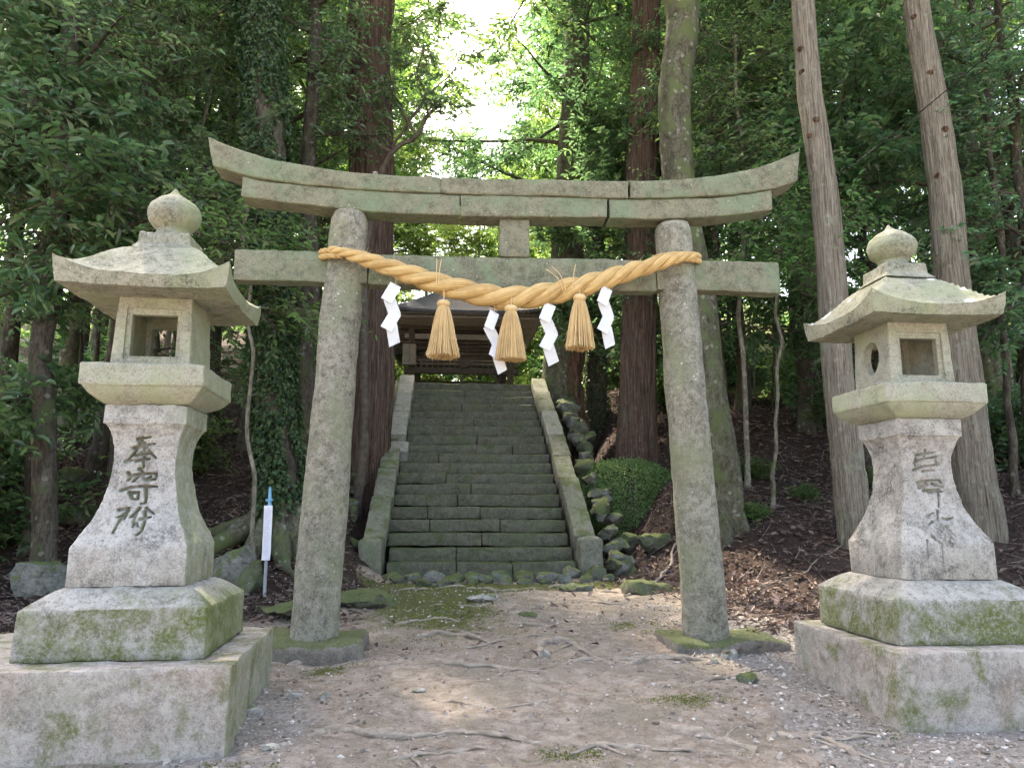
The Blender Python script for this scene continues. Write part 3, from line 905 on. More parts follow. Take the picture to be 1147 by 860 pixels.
z4 = [(0.0, .018), (.022, -.022), (-.004, .022), (.035, -.012)]
shide(-.935, 3.155, 'white zigzag paper streamer nearest the left pillar, curled at its lower end', [(0, .032), (.010, -.026), (.004, .034), (.022, -.012)], seed=1)
shide(-.165, 2.96, 'white zigzag paper streamer hanging just left of the middle tassel', [(-.02, .022), (-.015, -.036), (.014, .022), (.040, -.022)], w=.066, seed=2)
shide(.235, 3.03, 'white zigzag paper streamer between the middle and right tassels', [(.0, .026), (.010, -.030), (.008, .034), (.024, -.022)], seed=3)
shide(.675, 3.17, 'white zigzag paper streamer nearest the right pillar, against the red cedar', [(.0, .028), (.014, -.030), (.006, .034), (.030, -.018)], seed=4)

# ------------------------------------------------------------------ lanterns
def square_prof(prof, step=.03, r=.012, seed=0):
    """prof rows: z, half width, optional corner radius"""
    H0 = max(p[1] for p in prof)
    base = rect_ring(H0, H0, r, step)
    P = []
    for p in prof:
        P.append(np.column_stack([base * (p[1] / H0), np.full(len(base), p[0])]))
    return np.array(P)

def dense(prof, dz=.02, smooth_seg=()):
    out = []
    for k in range(len(prof) - 1):
        a, b = prof[k], prof[k + 1]
        n = max(1, int(math.hypot(b[0] - a[0], b[1] - a[1]) / dz))
        for t in range(n): out.append((a[0] + (b[0] - a[0]) * t / n, a[1] + (b[1] - a[1]) * t / n))
    out.append(prof[-1])
    return out

STL = [  # carved strokes, left shaft: crop pixels (4.53 per photo pixel, origin 100,450)
 [(250,192),(310,180)], [(232,238),(285,226),(332,214)], [(272,184),(258,226),(232,268),(205,302)], [(290,235),(315,262),(342,288)], [(242,276),(315,264)],
 [(282,212),(284,280),(286,338)], [(246,303),(310,295)], [(198,308),(228,300)],
 [(268,345),(282,362)], [(214,366),(226,392),(210,408)], [(228,380),(290,370),(348,368),(350,386)], [(262,385),(236,412)], [(276,382),(292,404),(322,384)], [(300,404),(345,398)],
 [(182,456),(230,440),(290,434),(354,436)], [(222,466),(236,500),(228,480)], [(226,470),(266,466),(262,500),(236,502)], [(300,448),(304,490),(296,520),(274,524)],
 [(166,556),(214,548),(212,560),(192,580),(162,592)], [(190,578),(164,622),(150,668)], [(206,556),(196,600)], [(268,545),(246,570),(222,592)], [(246,576),(236,640)], [(300,546),(332,574)], [(268,602),(318,590)],
 [(292,562),(288,620),(282,660),(264,680)], [(248,622),(262,640)]]
STR = [  # right shaft (4.78 per pixel, origin 960,460)
 [(285,282),(330,263),(420,250)], [(280,322),(340,302),(430,290)], [(300,242),(400,226)], [(330,328),(400,322)], [(296,262),(288,300)], [(412,262),(420,300)], [(350,214),(345,250)],
 [(308,404),(320,382),(380,376),(422,376),(436,392)], [(318,412),(360,400)], [(380,396),(440,412)], [(332,432),(420,424)], [(360,442),(440,436)], [(346,392),(338,424)], [(300,390),(304,420)],
 [(416,450),(412,520)], [(345,566),(375,550)], [(405,540),(402,590)], [(430,578),(455,584),(486,574)], [(445,622),(468,644),(492,670)], [(360,670),(405,706)], [(330,690),(318,716)], [(372,596),(350,610)]]

def seg_dist(P, a, b):
    ab = b - a; t = np.clip(((P - a) @ ab) / (ab @ ab + 1e-9), 0, 1)
    return np.linalg.norm(P - (a + t[:, None] * ab), axis=1), t

def lantern(x, y, rz, zb, roof_hw, label, side_window, roof_mat, strokes, cvt, seed, depth, cap_half=.312, lower=(-.62, .58, -.62, .60), split='right'):
    e = empty('stone_lantern', (x, y, 0), rz, label, 'stone lantern', 'stone lanterns flanking the gate')
    dsp = [(3, .006, seed), (14, .004, seed + 1), (50, .0014, seed + 2)]
    # lowest plinth: a long front stone and a stone behind it
    x0, x1, y0, y1 = lower
    mb = MB(); mb.box(x0, x1, y0, y0 + .20, zb - .14, zb + .375, .009, .035)
    mb.build('base_stone', M['plinth_base'], e, disp=dsp)
    mb = MB(); mb.box(x0 + .02, x1 - .02, y0 + .204, y1, zb - .14, zb + .366, .010, .035)
    mb.build('base_stone', M['plinth_base'], e, disp=dsp)
    # upper plinth with rounded shoulders
    z0 = zb + .376
    pr = dense([(z0, .428), (z0 + .006, .432), (z0 + .236, .430), (z0 + .241, .426), (z0 + .27, .392), (z0 + .295, .357), (z0 + .315, .325), (z0 + .328, .29)], .025)
    mb = MB(); mb.rings(square_prof(pr, .03, .007)); mb.build('plinth', M['plinth_moss'], e, disp=dsp)
    # flared shaft
    s0 = zb + .705
    sp = [(0, .279), (.006, .285), (.195, .285), (.205, .282), (.24, .264), (.29, .238), (.35, .212), (.42, .189), (.50, .171), (.58, .160), (.65, .156), (.71, .160), (.76, .170), (.80, .184), (.825, .197), (.832, .207), (.925, .207), (.932, .203)]
    zs = np.array([p[0] for p in sp]); hs = np.array([p[1] for p in sp])
    zd = np.unique(np.concatenate([zs, np.linspace(.22, .82, 150)]))
    hd_ = np.interp(zd, zs, hs)
    P = square_prof([(s0 + a, b) for a, b in zip(zd, hd_)], .0065, .010)
    mb = MB(); mb.rings(P)
    V = mb.arr()
    V = V + vnoise(V, 3, .005, seed) + vnoise(V, 16, .004, seed + 1) + vnoise(V, 60, .0018, seed + 2)
    # engraved characters on the front face
    hw = np.interp(V[:, 2] - s0, zd, hd_)
    front = (V[:, 1] < -hw * .86)
    T_ = np.stack([V[:, 0], V[:, 2]], 1)
    cut = np.zeros(len(V))
    for st in strokes:
        q = [np.array(cvt(*c)) for c in st]
        L_ = len(q) - 1
        for k in range(L_):
            d_, t_ = seg_dist(T_, q[k], q[k + 1])
            tt = (k + t_) / L_
            wd = .0102 * (1.15 - .55 * tt)
            cut = np.maximum(cut, np.clip(1 - (d_ / wd) ** 2, 0, 1))
    cut = cut * np.clip(1.0 + .6 * fbm(V * 22, 3, seed + 9), .2, 1)
    V[:, 1] += np.where(front, cut * depth, 0)
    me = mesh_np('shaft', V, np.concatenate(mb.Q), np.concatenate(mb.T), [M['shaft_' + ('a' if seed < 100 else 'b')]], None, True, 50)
    a_ = me.color_attributes.new('grime_shade', 'FLOAT_COLOR', 'POINT')
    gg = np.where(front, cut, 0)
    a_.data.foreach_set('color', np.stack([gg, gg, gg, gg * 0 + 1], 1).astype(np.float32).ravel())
    obj('shaft', me, e)
    # cap that carries the fire box
    c0 = s0 + .934
    pr = dense([(c0, .205), (c0 + .004, .215), (c0 + .022, .245), (c0 + .05, .278), (c0 + .075, .297), (c0 + .082, .300), (c0 + .086, .309), (c0 + .092, cap_half), (c0 + .195, cap_half), (c0 + .202, cap_half - .006)], .02)
    mb = MB(); mb.rings(square_prof(pr, .025, .010)); mb.build('platform', M['lantern_cap'], e, disp=dsp)
    # fire box: solid frame with openings cut through
    f0 = c0 + .203
    pr = dense([(f0, .205), (f0 + .39, .192)], .03)
    mb = MB(); mb.rings(square_prof([(f0, .200), (f0 + .006, .205)] + pr[1:-1] + [(f0 + .385, .193), (f0 + .391, .188)], .03, .010))
    V = mb.arr(); V = V + vnoise(V, 8, .003, seed)
    bm_me = mesh_np('fire_box', V, np.concatenate(mb.Q), np.concatenate(mb.T), [M['lantern_cap']], None, True, 40)
    box_o = obj('fire_box', bm_me, e)
    cutters = []
    def cube(cx_, cy_, cz_, sx_, sy_, sz_):
        m2 = MB(); m2.box(cx_ - sx_, cx_ + sx_, cy_ - sy_, cy_ + sy_, cz_ - sz_, cz_ + sz_, .004, .5)
        me2 = mesh_np('c', m2.arr(), np.concatenate(m2.Q), np.concatenate(m2.T), [M['lantern_cap']], None, False)
        o2 = obj('c', me2); o2.location = (0, 0, 0); o2.parent = e; cutters.append(o2)
    zc = f0 + .178
    cube(0, 0, zc, .118, .5, .115)
    cube(0, 0, zc + .012, .150, .142, .165)
    for sg in (-1, 1): cube(0, sg * .215, zc + .008, .143, .034, .142)
    if side_window:
        m2 = MB(); a = np.linspace(0, 2 * PI, 32, endpoint=False)
        m2.rings(np.array([np.stack([np.full(32, xx), .085 * np.cos(a), zc + .02 + .105 * np.sin(a)], 1) for xx in (-.5, 0)]))
        me2 = mesh_np('c', m2.arr(), np.concatenate(m2.Q), np.concatenate(m2.T), [M['lantern_cap']], None, False)
        o2 = obj('c', me2, e); cutters.append(o2)
    for c_ in cutters:
        md = box_o.modifiers.new('b', 'BOOLEAN'); md.operation = 'DIFFERENCE'; md.object = c_; md.solver = 'EXACT'
    bpy.context.view_layer.update()
    dg = bpy.context.evaluated_depsgraph_get()
    nm = bpy.data.meshes.new_from_object(box_o.evaluated_get(dg))
    box_o.modifiers.clear(); box_o.data = nm; nm.name = 'fire_box'
    nm.polygons.foreach_set('use_smooth', np.ones(len(nm.polygons), bool)); nm.set_sharp_from_angle(angle=R_(30))
    for c_ in cutters: bpy.data.objects.remove(c_, do_unlink=True)
    # roof with upturned corners
    r0 = f0 + .387; hw = roof_hw
    N = 41
    g_ = np.linspace(-1, 1, N)
    U_, W_ = np.meshgrid(g_, g_)
    rr = np.maximum(np.abs(U_), np.abs(W_)); mn = np.minimum(np.abs(U_), np.abs(W_))
    tt_ = np.clip((rr - .30) / .70, 0, 1)
    cr = (mn / np.maximum(rr, 1e-6)) ** 3.0 * rr ** 4.5
    top = r0 + .066 + .244 * (1 - tt_ * tt_ * (3 - 2 * tt_)) ** .85 + .082 * cr
    top = np.where(rr < .30, r0 + .31, top)
    und = r0 + .0 + .012 * cr + 0 * rr
    und = np.where(rr < .45, r0 - .002, und)
    ext = 1 + .03 * (mn / np.maximum(rr, 1e-6)) ** 2 * rr
    Vt = np.stack([U_ * hw * ext * 1.0, W_ * hw * ext, top], -1).reshape(-1, 3)
    Vb = np.stack([U_ * hw * .965 * ext, W_ * hw * .965 * ext, und], -1).reshape(-1, 3)
    idx = np.arange(N * N).reshape(N, N)
    q = np.stack([idx[:-1, :-1], idx[:-1, 1:], idx[1:, 1:], idx[1:, :-1]], -1).reshape(-1, 4)
    qb = q[:, ::-1] + N * N
    edge = np.concatenate([idx[0, :-1], idx[:-1, -1], idx[-1, :0:-1], idx[:0:-1, 0]])
    e2 = np.roll(edge, -1)
    mid = []
    base_m = 2 * N * N
    ne = len(edge)
    Vm = Vt[edge] * .5 + Vb[edge] * .5; Vm[:, :2] *= 1.008
    qs = np.concatenate([np.stack([edge + N * N, e2 + N * N, base_m + (np.arange(ne) + 1) % ne, base_m + np.arange(ne)], 1),
                         np.stack([base_m + np.arange(ne), base_m + (np.arange(ne) + 1) % ne, e2, edge], 1)])
    V = np.concatenate([Vt, Vb, Vm])
    V = V + vnoise(V, 4, .005, seed + 5) + vnoise(V, 18, .004, seed + 6) + vnoise(V, 60, .0015, seed + 7)
    obj('roof', mesh_np('roof', V, np.concatenate([q, qb, qs]), None, [M[roof_mat]], None, True, 50), e)
    # jewel block and jewel
    j0 = r0 + .305
    mb = MB(); mb.rings(square_prof(dense([(j0, .17), (j0 + .03, .142), (j0 + .04, .138), (j0 + .095, .134), (j0 + .102, .128)], .02), .03, .012))
    mb.build('jewel_block', M['lantern_roof'], e, disp=dsp)
    a = np.linspace(0, 2 * PI, 44, endpoint=False)
    pf = [(.100, .120), (.112, .102), (.130, .090), (.150, .088), (.160, .098), (.175, .118), (.20, .138), (.235, .147), (.265, .144), (.30, .126), (.33, .096), (.352, .062), (.366, .038), (.384, .022), (.402, .012), (.410, .004)]
    pf = [(z_, r_) for z_, r_ in pf]
    zi = np.linspace(.100, .410, 40)
    ri = np.interp(zi, [p_[0] for p_ in pf], [p_[1] for p_ in pf])
    mb = MB(); mb.rings(np.array([np.stack([r_ * np.cos(a), r_ * np.sin(a), np.full(44, j0 + z_)], 1) for z_, r_ in zip(zi, ri)]))
    mb.build('jewel', M['lantern_roof'], e, disp=[(6, .006, seed), (25, .003, seed + 2)])
    return e

def shaft_material(name, base, dark, light, stain):
    m = stone_mat(name, algae=.7, base=base, dark=dark, light=light, lichen=(.46, .48, .38), lichen_amt=.15, moss_amt=.0, moss_up=.05, spots=.5, stain=stain, pink=.5, bump=.8, crust=.55)
    # old dirt and moss in the carving, also painted dark as groove shade
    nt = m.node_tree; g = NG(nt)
    at = g.n('ShaderNodeAttribute', attribute_name='grime_shade')
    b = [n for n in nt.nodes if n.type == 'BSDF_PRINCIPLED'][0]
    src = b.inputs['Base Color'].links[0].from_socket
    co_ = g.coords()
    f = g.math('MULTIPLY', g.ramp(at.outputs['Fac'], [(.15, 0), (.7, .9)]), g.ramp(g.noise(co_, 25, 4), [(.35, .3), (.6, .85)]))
    # dark olive tint inside the carved strokes
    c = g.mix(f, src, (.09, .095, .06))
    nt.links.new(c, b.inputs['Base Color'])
    return m
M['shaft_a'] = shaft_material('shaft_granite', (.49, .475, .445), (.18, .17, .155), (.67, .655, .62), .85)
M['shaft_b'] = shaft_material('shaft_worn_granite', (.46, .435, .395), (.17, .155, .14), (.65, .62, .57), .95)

def cvt_left(cx_, cy_):
    py = 450 + cy_ / 4.53
    z = 2.043 - (py - 455) * .00465
    xc = np.interp(cy_, [130, 330, 480, 620], [290, 292, 278, 245])
    return ((cx_ - xc) * .00104, z)
def cvt_right(cx_, cy_):
    py = 460 + cy_ / 4.78
    z = 2.035 - (py - 470) * .0053
    xc = np.interp(cy_, [200, 340, 500, 700], [358, 360, 380, 440])
    return ((cx_ - xc) * .00108, z)
lantern(-1.976, 4.115, R_(8.0), .412, .424, 'stone lantern left of the gate, plain roof, carved characters on its shaft', False, 'lantern_roof', STL, cvt_left, 50, .024,
        lower=(-1.15, .60, -.63, .60))
lantern(2.475, 4.62, R_(5.0), .400, .405, 'stone lantern right of the gate, roof spotted with white lichen, worn carving', True, 'lantern_roof_white', STR, cvt_right, 150, .014,
        lower=(-.56, 1.15, -.60, .60))

# ------------------------------------------------------------------ staircase
SA = R_(5.1); SO = (-.367, 9.5, .67)
def sw(s, d, z):
    return np.array([SO[0] + s * math.cos(SA) - d * math.sin(SA), SO[1] + s * math.sin(SA) + d * math.cos(SA), SO[2] + z])
stairs = empty('stone_staircase', SO, SA, 'long mossy stone staircase climbing from the path to the wooden shrine', 'staircase')
RISE, RUN, NS = .1719, .272, 19
rng = np.random.default_rng(12)
splits = {0: (-.33, .38), 1: (-.33,), 2: (0.02,), 3: (-.68, .28), 4: (-.72, .02), 5: (-.30,), 6: (-.10,), 7: (-.47,), 10: (.62,), 15: (-.2,)}
for k in range(NS):
    x0, x1 = -1.19, 1.19
    if k >= 4: x0 = -1.19 - (.02 if k < 8 else .0)
    if k in (2, 3, 4): x0 = -1.24
    if k >= 9: x0 = -1.14
    cuts = [x0] + sorted(splits.get(k, (rng.uniform(-.7, .7),) if k % 2 else ())) + [x1]
    mb = MB()
    for a, b in zip(cuts[:-1], cuts[1:]):
        jy = rng.uniform(-.018, .018); jz = rng.uniform(-.010, .008)
        Mx = Matrix.Translation((0, 0, 0)) @ Matrix.Rotation(rng.uniform(-.008, .008), 4, 'Y') @ Matrix.Rotation(rng.uniform(-.012, .012), 4, 'Z')
        z0 = RISE * k
        m_ = Matrix.Translation(((a + b) / 2, k * RUN + jy, z0 + jz)) @ Mx
        depth = .40 if k < NS - 1 else .9
        mb.box(-(b - a) / 2 + .004, (b - a) / 2 - .004, 0, depth, .004 if k else -.15, RISE - .002, .014, .06, m_)
    mb.build('step', M['step'], stairs, disp=[(2.2, .014, 60 + k), (9, .008, 61 + k), (35, .003, 62)])
# side walls: stones beneath, sloping coping stones above, a short post at the foot
def side_wall(sx0, sx1, segs, lift, mats, name='side_wall', jit=0):
    mb = MB()
    rr = []
    for d0 in np.linspace(.02, 4.95, 26):
        zt = d0 * RISE / RUN + lift - .06
        rr.append(np.array([(sx0 + .03, d0, -.3), (sx1 - .03, d0, -.3), (sx1 - .03, d0, (zt - .3) / 2), (sx1 - .03, d0, zt), (sx0 + .03, d0, zt), (sx0 + .03, d0, (zt - .3) / 2)]))
    mb.rings(np.array(rr))
    w = mb.build(name, M['rock'], stairs, disp=[(5, .03, 5), (18, .012, 6)])
    for k, (a, b, dx, dz) in enumerate(segs):
        mb = MB(); rings = []
        for d0, e_ in [(a + .006, .97), (a + .012, 1)] + [(q, 1) for q in np.linspace(a + .03, b - .03, 14)] + [(b - .012, 1), (b - .006, .97)]:
            zc = d0 * RISE / RUN + lift + dz
            r_ = rect_ring((sx1 - sx0) / 2 * e_, .085 * e_, .02, .05, cnt=(7, 4))
            rings.append(np.stack([r_[:, 0] + (sx0 + sx1) / 2 + dx, np.full(len(r_), d0) - r_[:, 1] * .45, zc + r_[:, 1] - .03], 1))
        mb.rings(np.array(rings))
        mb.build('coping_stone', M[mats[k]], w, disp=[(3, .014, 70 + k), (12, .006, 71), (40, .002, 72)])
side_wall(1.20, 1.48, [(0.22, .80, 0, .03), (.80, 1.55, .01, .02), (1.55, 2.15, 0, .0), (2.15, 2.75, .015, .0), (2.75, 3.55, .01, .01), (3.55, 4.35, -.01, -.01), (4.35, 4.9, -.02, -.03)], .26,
          ['coping', 'coping', 'coping', 'coping', 'coping_pale_sunlit', 'coping', 'coping'])
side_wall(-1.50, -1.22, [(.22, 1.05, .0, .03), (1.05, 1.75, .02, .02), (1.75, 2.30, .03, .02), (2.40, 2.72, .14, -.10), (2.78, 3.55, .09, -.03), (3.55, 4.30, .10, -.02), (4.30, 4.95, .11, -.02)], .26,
          ['coping', 'coping', 'coping', 'coping_pale_sunlit', 'coping_pale_sunlit', 'coping_pale_sunlit', 'coping_pale_sunlit'])
for sx in (1.365, -1.385):
    mb = MB(); rings = []
    for z, q, dep in [(-.25, 1, 0), (0, 1, 0), (.15, 1, 0), (.30, 1, 0), (.41, .99, 0), (.45, .93, 0), (.475, .7, 0), (.49, .3, 0)]:
        r_ = rect_ring(.148 * q, .14 * q, .02, .03, cnt=(10, 10))
        rings.append(np.stack([r_[:, 0] + sx, r_[:, 1] + .05, np.full(len(r_), z)], 1))
    mb.rings(np.array(rings)); mb.build('end_post', M['coping'], stairs, disp=[(4, .012, 81), (14, .006, 82), (45, .002, 83)], sharp=35)

# ------------------------------------------------------------------ rocks
def ico(sub=3):
    import bmesh
    bm = bmesh.new(); bmesh.ops.create_icosphere(bm, subdivisions=sub, radius=1)
    V = np.array([v.co[:] for v in bm.verts]); T = np.array([[v.index for v in f.verts] for f in bm.faces]); bm.free()
    return V, T
ICO3, ICO4 = ico(3), ico(4)
def rock_mesh(seed, size, mat, hi=False, blocky=.7, nz=.34):
    V, T = ICO4 if hi else ICO3
    rng = np.random.default_rng(seed)
    V = V.copy()
    V = np.sign(V) * np.abs(V) ** blocky
    for _ in range(13):
        n = rng.normal(size=3); n /= np.linalg.norm(n); d = rng.uniform(.55, .92)
        k = V @ n; V = V - n * np.maximum(k - d, 0)[:, None] * .92
    V = V * np.array(size)
    L = max(size)
    V = V + vnoise(V, 1.6 / L, nz * L * .35, seed) + vnoise(V, 5 / L, .055 * L, seed + 3) + vnoise(V, 16 / L, .02 * L, seed + 5)
    return mesh_np('rock', V, None, T, [M[mat]], None, True, 32)
def rock(name, x, y, size, mat, label, group=None, rz=0, sink=.3, seed=0, cat='rock', hi=False, z=None, tilt=0, blocky=.75):
    o = obj(name, rock_mesh(seed, size, mat, hi, blocky))
    o.location = (x, y, (gz(x, y) if z is None else z) + size[2] * (1 - 2 * sink)); o.rotation_euler = (tilt, 0, rz)
    return tag(o, label, cat, group)

# row of stones at the foot of the stairs
rng = np.random.default_rng(20)
xs = -1.22
k = 0
shape_words = ['squat', 'flat', 'rounded', 'long low', 'blunt', 'wedge shaped', 'small square']
while xs < 1.45:
    w = rng.uniform(.09, .19)
    p = sw(xs + w, -.22 + rng.uniform(-.05, .05), 0)
    rock('foot_stone', p[0], p[1], (w, .12, rng.uniform(.085, .13)), 'rock' if k % 3 else 'rock_moss', 'mossy grey stone in the row along the foot of the staircase', 'row of stones at the foot of the stairs', rng.uniform(-.2, .2), .32, 200 + k, 'stone')
    xs += 2 * w * .93; k += 1
xs = -1.1
while xs < 1.6:
    w = rng.uniform(.07, .16)
    p = sw(xs + w, -.46 + rng.uniform(-.07, .07), 0)
    rock('foot_stone', p[0], p[1], (w, .10, rng.uniform(.05, .09)), 'rock_moss' if k % 3 else 'rock', 'mossy grey stone in the row along the foot of the staircase', 'row of stones at the foot of the stairs', rng.uniform(-.3, .3), .4, 240 + k, 'stone')
    xs += 2 * w * 1.15; k += 1

# rubble walls that hold the banks beside the stairs
def rubble(side, name, label, n, dmax, seed):
    e = empty(name, sw(side * 1.6, 0, 0), SA, label, 'retaining wall')
    rng = np.random.default_rng(seed)
    for k in range(n):
        d = rng.uniform(.0, 1) ** .9 * dmax
        w = rng.uniform(.09, .19) * (1 if d < 3 else 1.1)
        lay = rng.uniform(0, 1)
        s = side * (.03 + w * .6 + lay * .22)
        z = d * RISE / RUN * 1.0 - .02 + (1 - lay) * .16 - .05
        o = obj('stone', rock_mesh(seed + k, (w, w * rng.uniform(.8, 1.2), w * rng.uniform(.55, .85)), 'rock' if rng.random() < .6 else 'rock_moss'), e)
        o.location = (s, d, max(z, .04)); o.rotation_euler = (rng.uniform(-.3, .3), rng.uniform(-.3, .3), rng.uniform(0, 6))
    return e
rubble(1, 'rubble_wall', 'rubble wall of mossy stones along the right side of the staircase', 62, 5.0, 400)
rubble(-1, 'rubble_wall', 'rubble wall of mossy stones along the left side of the staircase', 40, 3.4, 500)

def rock_at(px, py, size, mat, label, seed, sink=.3, rz=0, **kw):
    p = gp(px, py)
    return rock('rock', p[0], p[1], size, mat, label, None, rz, sink, seed, hi=True, **kw)
rock_at(262, 655, (.24, .20, .30), 'rock', 'squared grey boulder standing behind the left lantern plinth', 601, .25, .2)
rock_at(281, 664, (.13, .16, .22), 'rock_moss', 'narrow upright mossy block just left of the marker post', 602, .25, .1)
rock_at(45, 668, (.34, .26, .26), 'rock', 'dark rounded boulder left of the left lantern shaft', 603, .3, .5)
rock_at(118, 648, (.30, .25, .20), 'rock', 'slanting dark rock directly behind the left lantern', 604, .3, .9)
rock_at(92, 582, (.28, .30, .14), 'rock_moss', 'low bright mossy rock in the leaf litter far left', 605, .35, .2)
rock_at(78, 545, (.28, .26, .20), 'rock_moss', 'mossy rock up the slope between the two thin left trunks', 606, .3, 1.2)
rock_at(190, 582, (.4, .3, .16), 'rock_moss', 'mossy slab on the slope left of the ivy covered trunk', 607, .4, .3)
rock_at(215, 520, (.3, .3, .22), 'rock', 'grey rock on the slope seen beside the left lantern cap', 608, .4, .3)
rock_at(405, 678, (.40, .34, .13), 'rock_moss', 'broad low mossy mound just behind the left gate pillar', 609, .4, .1)
rock_at(332, 690, (.42, .26, .09), 'rock_moss', 'flat mossy slab left of the left gate pillar', 610, .4, .0)
rock_at(728, 662, (.34, .25, .13), 'rock_moss', 'mossy rock at the foot of the bank below the round shrub', 611, .4, .3)
rock_at(700, 640, (.22, .18, .17), 'rock', 'grey rock beside the right end post of the stairs', 612, .3, .8)
rock_at(735, 612, (.28, .2, .14), 'rock_moss', 'mossy rock under the right edge of the round shrub', 613, .3, .4)
rock_at(704, 612, (.2, .2, .14), 'rock_moss', 'mossy stone under the left edge of the round shrub', 614, .3, .4)
rock_at(655, 492, (.28, .26, .20), 'rock', 'large pale grey boulder high beside the right stair wall', 615, .2, .4)
rock_at(638, 474, (.22, .2, .18), 'rock', 'grey boulder at the foot of the split brown trunk', 616, .2, 1.4)
rock_at(642, 662, (.20, .12, .06), 'rock', 'flat grey stone lying right below the staircase end post', 617, .3, .1)
rock_at(540, 673, (.17, .13, .05), 'pebble', 'pale flat stone lying in front of the stair foot', 618, .3, .3)
rock_at(816, 737, (.062, .05, .045), 'pebble', 'white stone beside the right gate slab', 619, .25, .3)
rock_at(364, 782, (.034, .026, .024), 'pebble', 'small yellowish stone left of the path near the left pillar', 620, .2, .3)
rock_at(328, 782, (.045, .03, .022), 'pebble', 'flat pale stone near the corner of the left lantern base', 621, .2, .3)
rock_at(610, 735, (.035, .03, .03), 'pebble', 'small pale stone against the lump of root in mid path', 622, .2, .3)
rock_at(800, 742, (.03, .025, .02), 'pebble', 'pale pebble just left of the white stone', 623, .2, .3)
rock_at(590, 690, (.09, .07, .03), 'rock_moss', 'low mossy stone on the path in front of the stairs', 625, .3, .3)
rock_at(470, 775, (.05, .03, .012), 'pebble', 'flat grey stone set in the dirt of the path', 626, .3, .3)
rock_at(283, 800, (.06, .05, .03), 'pebble', 'pale stone at the right side of the left lantern base', 627, .3, .3)
rock_at(303, 838, (.05, .04, .02), 'pebble', 'whitish stone at the bottom left of the path', 628, .3, .9)
rock_at(835, 762, (.11, .08, .03), 'rock', 'flat grey stone in the gravel near the right lantern base', 629, .3, .9)
c_ = tw(-1.09, -.09, float(kt(-1.09)) + .008)
rock('pebble', c_[0], c_[1], (.024, .022, .022), 'pebble', 'small round pebble lying on the gate top lintel', None, 0, 0, 640, 'pebble', z=c_[2] - .012)
rock('pebble', 2.475 - .26, 4.62 - .22, (.03, .022, .018), 'pebble', 'brown pebble lying on the platform of the right lantern', None, .4, 0, 641, 'pebble', z=2.231)

# ------------------------------------------------------------------ roots across the path
def root(pts, r, label, seed, lift=.12):
    rng = np.random.default_rng(seed)
    P = np.array([gp(*p) for p in pts])
    P = catmull(P, 9)
    m = len(P); t = np.linspace(0, 1, m)
    P[:, 2] = ground(P[:, 0], P[:, 1]) + r * (lift - .55 * np.abs(2 * t - 1) ** 3 + .25 * np.sin(t * 17 + seed))
    P[:, 0] += .012 * np.sin(t * 23 + seed); P[:, 1] += .03 * r / .03 * np.sin(t * 11 + seed)
    rad = r * (1 - .65 * t) * (1 + .22 * np.sin(t * 31 + seed)) * np.clip(t * 12, .3, 1)
    mb = MB(); mb.tube(P, rad, 12)
    # a few side rootlets
    for q in range(3):
        k = rng.integers(3, m - 4); d = rng.normal(size=3); d[2] = 0; d /= np.linalg.norm(d)
        s_ = np.array([P[k] + d * u * rng.uniform(.12, .3) for u in np.linspace(0, 1, 7)])
        s_[:, 2] = ground(s_[:, 0], s_[:, 1]) + .004
        mb.tube(s_, np.linspace(rad[k] * .5, .003, 7), 6)
    o = mb.build('tree_root', M['root'], None, disp=[(9, .012, seed), (28, .008, seed), (70, .003, seed)])
    return tag(o, label, 'tree root', 'roots crossing the path')
root([(340, 826), (380, 817), (430, 823), (500, 824), (560, 824), (630, 830)], .030, 'long pale root crossing the near path from the left', 1)
root([(735, 809), (780, 822), (825, 834), (852, 846)], .034, 'thick pale root slanting across the near path right of centre', 2)
root([(640, 832), (700, 838), (760, 841), (800, 846)], .018, 'thin root along the bottom of the path', 3)
root([(462, 716), (490, 709), (520, 713), (548, 722), (570, 742)], .026, 'knotted root crossing the path beyond the gate', 4)
root([(596, 738), (612, 722), (640, 720), (668, 738)], .036, 'humped pale root rising in the middle of the path', 5, .3)
root([(700, 744), (745, 736), (790, 740), (812, 746)], .030, 'low broad root in front of the right gate slab', 6)
root([(855, 830), (895, 824), (935, 834), (965, 850)], .030, 'pale forked root in front of the right lantern base', 7)
root([(470, 735), (520, 745), (580, 750), (640, 758)], .018, 'thin root running along the middle of the path', 8)
root([(560, 695), (600, 700), (650, 698), (700, 704)], .014, 'thin dark root across the path near the stairs', 9)
root([(320, 745), (355, 742), (400, 738), (440, 742)], .022, 'flat root beside the left gate slab', 10)
root([(430, 850), (480, 846), (540, 838), (560, 858)], .014, 'short root fragment at the bottom edge of the path', 11)
root([(700, 668), (735, 652), (752, 630), (760, 600)], .030, 'pale dead root sloping down the bank right of the stairs', 12, .8)
root([(780, 700), (850, 660), (905, 640), (960, 600)], .012, 'thin root on the leaf littered slope behind the right gate pillar', 13, .8)

